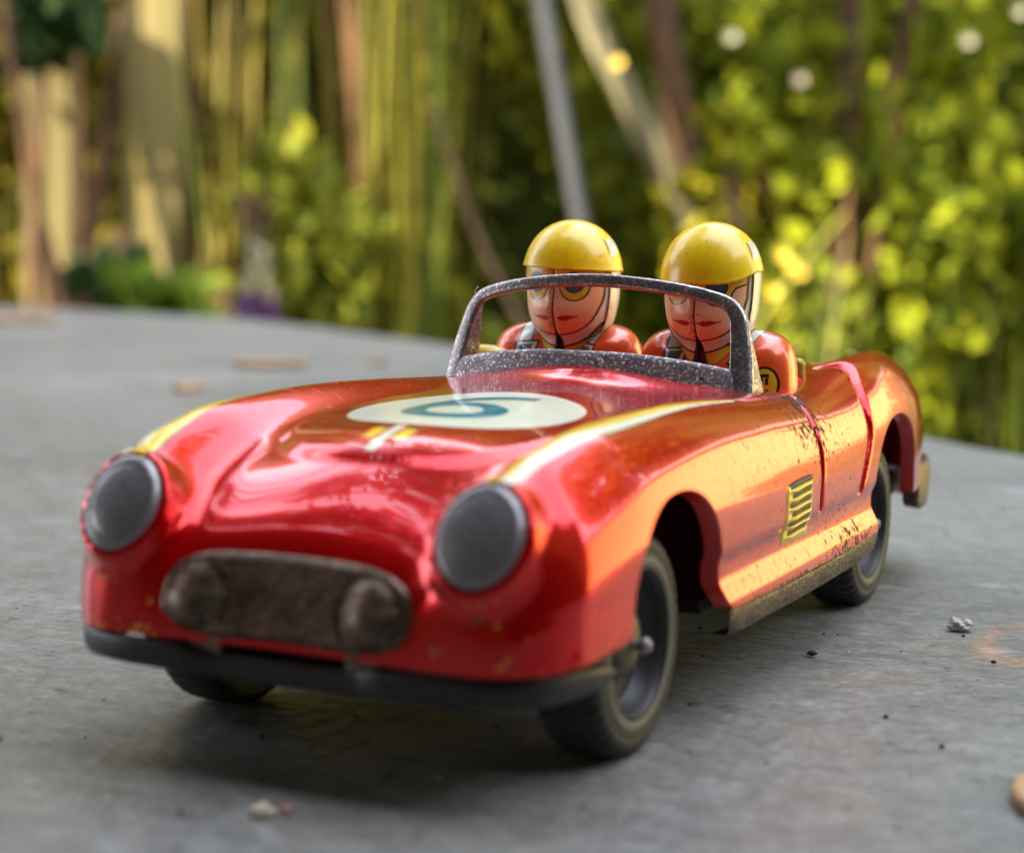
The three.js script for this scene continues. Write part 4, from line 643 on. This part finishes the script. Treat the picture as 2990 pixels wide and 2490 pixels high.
// tall grass tufts
{
  const cols = [[0.19, 0.16, 0.006], [0.11, 0.15, 0.006], [0.24, 0.18, 0.014], [0.13, 0.09, 0.012], [0.08, 0.11, 0.006]];
  const protos = cols.map((c, k) => {
    const gs = [], r = rng(60 + k);
    for (let b = 0; b < 16; b++) { const h = 0.8 + 0.75 * r(), bend = (r() - 0.5) * 0.34, w = 0.004 + 0.005 * r(), a = r() * 6.28, p = [], idx = []; for (let i = 0; i <= 8; i++) { const t = i / 8, x = bend * t * t, ww = w * (1 - t * t * 0.9) / 2; p.push(x * Math.cos(a) + ww * Math.sin(a), h * t, x * Math.sin(a) - ww * Math.cos(a), x * Math.cos(a) - ww * Math.sin(a), h * t, x * Math.sin(a) + ww * Math.cos(a)); if (i < 8) { const q = i * 2; idx.push(q, q + 1, q + 2, q + 1, q + 3, q + 2); } } const g = new THREE.BufferGeometry(); g.setAttribute('position', new THREE.Float32BufferAttribute(p, 3)); g.setIndex(idx); g.computeVertexNormals(); g.translate((r() - 0.5) * 0.06, 0, (r() - 0.5) * 0.06); gs.push(g); }
    return [mergeGeometries(gs), new THREE.MeshStandardMaterial({ color: RGB(...c), roughness: 0.6, side: THREE.DoubleSide })];
  });
  const nm = ['golden', 'green', 'straw', 'brown', 'dark green'], r = rng(8);
  for (let i = 0; i < 13; i++) { const px = 350 + 560 * (i + r()) / 13, k = i % 5, p = at(px, 650, 2.0 + 0.5 * r()); const m = part('grass_tuft', protos[k][0], protos[k][1]); m.position.set(p.x, GROUND, p.z); m.rotation.y = r() * 6.28; const s = 0.85 + 0.35 * r(); m.scale.set(1, s, 1); tag(m, `tuft of tall ${nm[k]} grass between the fence and the dark hollow`, 'grass tuft', `tall ${nm[k]} grass tufts`); }
  for (let i = 0; i < 10; i++) { const px = 1480 + 720 * (i + r()) / 10, k = [1, 4, 0, 1][i % 4], p = at(px, 900, 1.7 + 0.5 * r()); const m = part('grass_tuft', protos[k][0], protos[k][1]); m.position.set(p.x, GROUND, p.z); m.rotation.y = r() * 6.28; m.scale.set(1, 0.36 + 0.2 * r(), 1); tag(m, `low tuft of ${nm[k]} grass below the bright shrub`, 'grass tuft', `low ${nm[k]} grass tufts`); }
}
// leafy shrubs
function shrub(name, label, px, py, d, rx, ry, n, ca, cb, L, W, group) {
  const c = at(px, py, d), t = thing(name, label, 'shrub', [c.x, GROUND, c.z], group);
  for (let k = 0; k < 4; k++) { const h = c.y - GROUND + ry * 0.5, cv = new THREE.CatmullRomCurve3([new THREE.Vector3(0, 0, 0), new THREE.Vector3((R0() - 0.5) * rx * 0.4, h * 0.5, (R0() - 0.5) * 0.1), new THREE.Vector3((R0() - 0.5) * rx * 1.4, h, (R0() - 0.5) * 0.3)]); part('stem', new THREE.TubeGeometry(cv, 12, 0.006, 6), barkBrown, t); }
  leafCloud('foliage', null, null, n, () => { for (;;) { const v = new THREE.Vector3(R0() * 2 - 1, R0() * 2 - 1, R0() * 2 - 1); const l = v.length(); if (l > 1) continue; const p = new THREE.Vector3(v.x * rx, c.y - GROUND + v.y * ry, v.z * rx * 0.6); if (noise.noise(p.x * 7 + px, p.y * 7, p.z * 7) < -0.22) continue; return p; } }, () => mixc(ca, cb, R0()), L, W, null, t);
}
shrub('bright_shrub', 'bright green shrub behind the slanted cap figure', 1770, 330, 2.05, 0.17, 0.36, 2200, [0.06, 0.09, 0.006], [0.26, 0.27, 0.005], 0.03, 0.018);
shrub('olive_shrub', 'olive green shrub at the far right with dark gaps', 2120, 300, 2.2, 0.17, 0.5, 2400, [0.035, 0.06, 0.006], [0.18, 0.21, 0.005], 0.03, 0.017);
shrub('yellow_shrub', 'yellow leaved shrub low behind the rear wing', 1590, 560, 2.15, 0.14, 0.24, 800, [0.10, 0.12, 0.008], [0.38, 0.29, 0.005], 0.03, 0.02);
shrub('dark_ivy', 'clump of dark leaves before the paling fence', 225, 530, 1.9, 0.045, 0.055, 90, [0.012, 0.03, 0.008], [0.03, 0.06, 0.014], 0.04, 0.034);
shrub('dark_ivy', 'dark leaves hanging high on the paling fence', 95, 50, 1.92, 0.05, 0.06, 80, [0.012, 0.03, 0.006], [0.03, 0.06, 0.012], 0.04, 0.034);
shrub('small_shrub', 'small light green plant just past the table edge', 330, 640, 1.7, 0.06, 0.035, 120, [0.08, 0.14, 0.01], [0.16, 0.22, 0.015], 0.03, 0.02);
shrub('golden_vine', 'golden green climber beside the paling fence', 470, 260, 2.15, 0.09, 0.5, 1300, [0.09, 0.10, 0.008], [0.32, 0.25, 0.008], 0.032, 0.02);
shrub('green_vine', 'soft green climber left of the dark hollow', 740, 300, 2.2, 0.07, 0.5, 900, [0.06, 0.08, 0.008], [0.24, 0.21, 0.007], 0.032, 0.02);
shrub('olive_vine', 'olive climber between the fence and the tall grass', 610, 200, 2.2, 0.09, 0.5, 1300, [0.07, 0.08, 0.008], [0.28, 0.22, 0.007], 0.034, 0.022);
shrub('low_vine', 'pale green climber low behind the flower spike', 600, 520, 2.0, 0.10, 0.12, 420, [0.09, 0.11, 0.012], [0.20, 0.20, 0.01], 0.03, 0.02);
rod('cane', 'yellow green cane slanting up through the bright shrub', 'stem', at(1775, 385, 2.0), at(1600, 640, 2.0), 0.0065, 0.003, new THREE.MeshStandardMaterial({ color: RGB(0.22, 0.21, 0.008), roughness: 0.7 }), 0.035, 0.15);
// yellow flowers, and pale petals standing in for glints on glossy leaves
{
  const petal = leafGeo(0.0075, 0.006), flower = n => { const gs = []; for (let i = 0; i < n; i++) { const g = petal.clone(); g.rotateX(1.1); g.rotateY(i / n * 6.283); gs.push(g); } return mergeGeometries(gs); };
  const fg = flower(7), wm = new THREE.MeshStandardMaterial({ color: RGB(0.26, 0.23, 0.14), roughness: 0.5, side: THREE.DoubleSide }), ym = new THREE.MeshStandardMaterial({ color: RGB(0.62, 0.42, 0.01), roughness: 0.5, side: THREE.DoubleSide }), pm = new THREE.MeshStandardMaterial({ color: RGB(0.2, 0.16, 0.1), roughness: 0.5, side: THREE.DoubleSide });
  for (const [px, py, k] of [[1985, 86, 0], [2092, 26, 0], [1500, 78, 0], [1640, 165, 2], [1605, 525, 1], [1640, 560, 1], [1585, 600, 1], [1620, 545, 1], [1265, 130, 1]]) {
    const p = at(px, py, 1.72), m = part('blossom', fg, [wm, ym, pm][k]); m.position.copy(p); m.quaternion.setFromUnitVectors(new THREE.Vector3(0, 1, 0), new THREE.Vector3(-FWD.x, 0.5, -FWD.z).normalize());
    tag(m, ['pale petals standing in for a bright glint on the shrub leaves', 'small yellow flower behind the slanted cap figure', 'dull cream petals standing in for a leaf glint high on the bright shrub'][k], 'blossom', ['petals standing in for bright leaf glints', 'yellow flowers', 'petals standing in for dull leaf glints'][k]);
  }
}
// purple and cream flower spike past the table edge
{
  const p = at(528, 640, 1.55), t = thing('flower_spike', 'cream and purple flower spike standing past the table edge', 'flower', [p.x, GROUND, p.z]);
  const h0 = at(528, 640, 1.55).y - GROUND, h1 = at(528, 470, 1.55).y - GROUND;
  part('stem', new THREE.CylinderGeometry(0.003, 0.004, h1, 8).translate(0, h1 / 2, 0), new THREE.MeshStandardMaterial({ color: RGB(0.08, 0.12, 0.02), roughness: 0.7 }), t);
  const bell = lathe([[0.0005, 0], [0.005, 0.002], [0.007, 0.009], [0.009, 0.016], [0.008, 0.0165]], 12), cream = new THREE.MeshStandardMaterial({ color: RGB(0.62, 0.55, 0.36), roughness: 0.6, side: THREE.DoubleSide }), purple = new THREE.MeshStandardMaterial({ color: RGB(0.24, 0.10, 0.30), roughness: 0.6, side: THREE.DoubleSide });
  for (let i = 0; i < 26; i++) { const u = i / 26, m = part('floret', bell, u < 0.5 ? purple : cream, t), a = i * 2.4, rr = 0.010 * (1.1 - u * 0.95); m.position.set(Math.cos(a) * rr * 0.5, h0 - 0.03 + (h1 - h0 + 0.02) * u, Math.sin(a) * rr * 0.5); m.rotation.set(0, -a, -1.2); const s = 0.95 - 0.6 * u; m.scale.set(s, s, s); }
}
// unseen hedge added along the right to darken the front wing's reflections
{
  const t = thing('added_dark_hedge', 'unseen clipped hedge added at the right to darken reflections in the front wing', 'hedge', [2.5, GROUND, 1.0]);
  const g = new THREE.BoxGeometry(0.7, 2.1, 5.2, 10, 30, 70).translate(0, 1.05, 0), p = g.attributes.position; for (let i = 0; i < p.count; i++) { const x = p.getX(i), y = p.getY(i), z = p.getZ(i), n = fbm(x * 3, y * 3, z * 3, 3); p.setXYZ(i, x * (1 + 0.3 * n), y > 0.01 ? y + 0.12 * n : y, z + 0.1 * n); } g.computeVertexNormals();
  part('foliage_mass', g, new THREE.MeshStandardMaterial({ color: RGB(0.045, 0.07, 0.009), roughness: 1 }), t);
  leafCloud('foliage', null, null, 2600, () => new THREE.Vector3(-0.36 - 0.08 * R0(), 0.05 + 2.1 * R0(), -2.6 + 5.2 * R0()), () => mixc([0.02, 0.04, 0.006], [0.07, 0.1, 0.012], R0()), 0.07, 0.045, null, t);
}
// sunlit garden wall and tree to the right of the view: what the car's flank mirrors
{
  const t = thing('garden_wall', 'sunlit cream rendered garden wall right of the hedge', 'wall', [1.55, GROUND, -2.3]);
  t.rotation.y = -0.55;
  part('wall_face', new RoundedBoxGeometry(3.2, 1.45, 0.2, 3, 0.02).translate(0, 0.725, 0), new THREE.MeshStandardMaterial({ color: RGB(0.82, 0.66, 0.24), roughness: 0.9 }), t);
  part('coping', new RoundedBoxGeometry(3.3, 0.06, 0.28, 3, 0.01).translate(0, 1.481, 0), new THREE.MeshStandardMaterial({ color: RGB(0.5, 0.45, 0.36), roughness: 0.9 }), t);
}
// unseen golden tree added beyond the garden wall for the wing tops to mirror
{
  const t = thing('added_golden_tree', 'unseen golden leaved tree added beyond the garden wall for the wings to mirror', 'tree', [2.5, GROUND, -4.4]);
  part('trunk', new THREE.CylinderGeometry(0.1, 0.16, 2.4, 14).translate(0, 1.2, 0), barkBrown, t);
  for (let k = 0; k < 6; k++) { const a = k / 6 * 6.283, cv = new THREE.CatmullRomCurve3([new THREE.Vector3(0, 2, 0), new THREE.Vector3(Math.cos(a) * 0.5, 2.8, Math.sin(a) * 0.5), new THREE.Vector3(Math.cos(a) * 1.2, 3.7, Math.sin(a) * 1.0)]); part('limb', new THREE.TubeGeometry(cv, 12, 0.04, 7), barkBrown, t); }
  leafCloud('crown', null, null, 6500, () => { for (;;) { const v = new THREE.Vector3(R0() * 2 - 1, R0() * 2 - 1, R0() * 2 - 1); if (v.length() > 1 || noise.noise(v.x * 3, v.y * 3, v.z * 3) < -0.25) continue; return new THREE.Vector3(v.x * 2.1, 3.5 + v.y * 1.5, v.z * 1.2); } }, () => mixc([0.22, 0.16, 0.006], [0.42, 0.30, 0.012], R0()), 0.13, 0.09, null, t);
}
// unseen tree added at left: its boughs break up the sky that the bonnet mirrors
{
  const t = thing('added_canopy_tree', 'unseen spreading tree added to break up the sky mirrored in the bonnet', 'tree', [-2.5, GROUND, -0.5]), r = rng(91), V = (x, y, z) => new THREE.Vector3(x, y, z);
  part('trunk', new THREE.CylinderGeometry(0.07, 0.12, 2.0, 14).translate(0, 1.0, 0), barkBrown, t);
  const tips = [];
  for (let k = 0; k < 26; k++) { const x = -1.6 + 1.0 * r(), z = -1.6 + 1.7 * r(), y = 1.75 + 0.75 * r(); tips.push([V(x + 2.5, y - GROUND, z + 0.5), 0.17 + 0.13 * r()]); }
  for (let k = 0; k < 26; k += 2) { const c = tips[k][0], cv = new THREE.CatmullRomCurve3([V(0, 1.9, 0), V(c.x * 0.4, 2.35 + 0.3 * r(), c.z * 0.4), c]); part('limb', new THREE.TubeGeometry(cv, 14, 0.014, 6), barkBrown, t); }
  leafCloud('crown', null, null, 2300, i => { const [c, q] = tips[i % tips.length]; for (;;) { const v = V(R0() * 2 - 1, R0() * 2 - 1, R0() * 2 - 1); if (v.length() > 1) continue; return V(c.x + v.x * q, c.y + v.y * q * 0.5, c.z + v.z * q); } }, () => mixc([0.03, 0.06, 0.006], [0.09, 0.13, 0.012], R0()), 0.11, 0.07, null, t);
}
renderer.render(scene, camera);
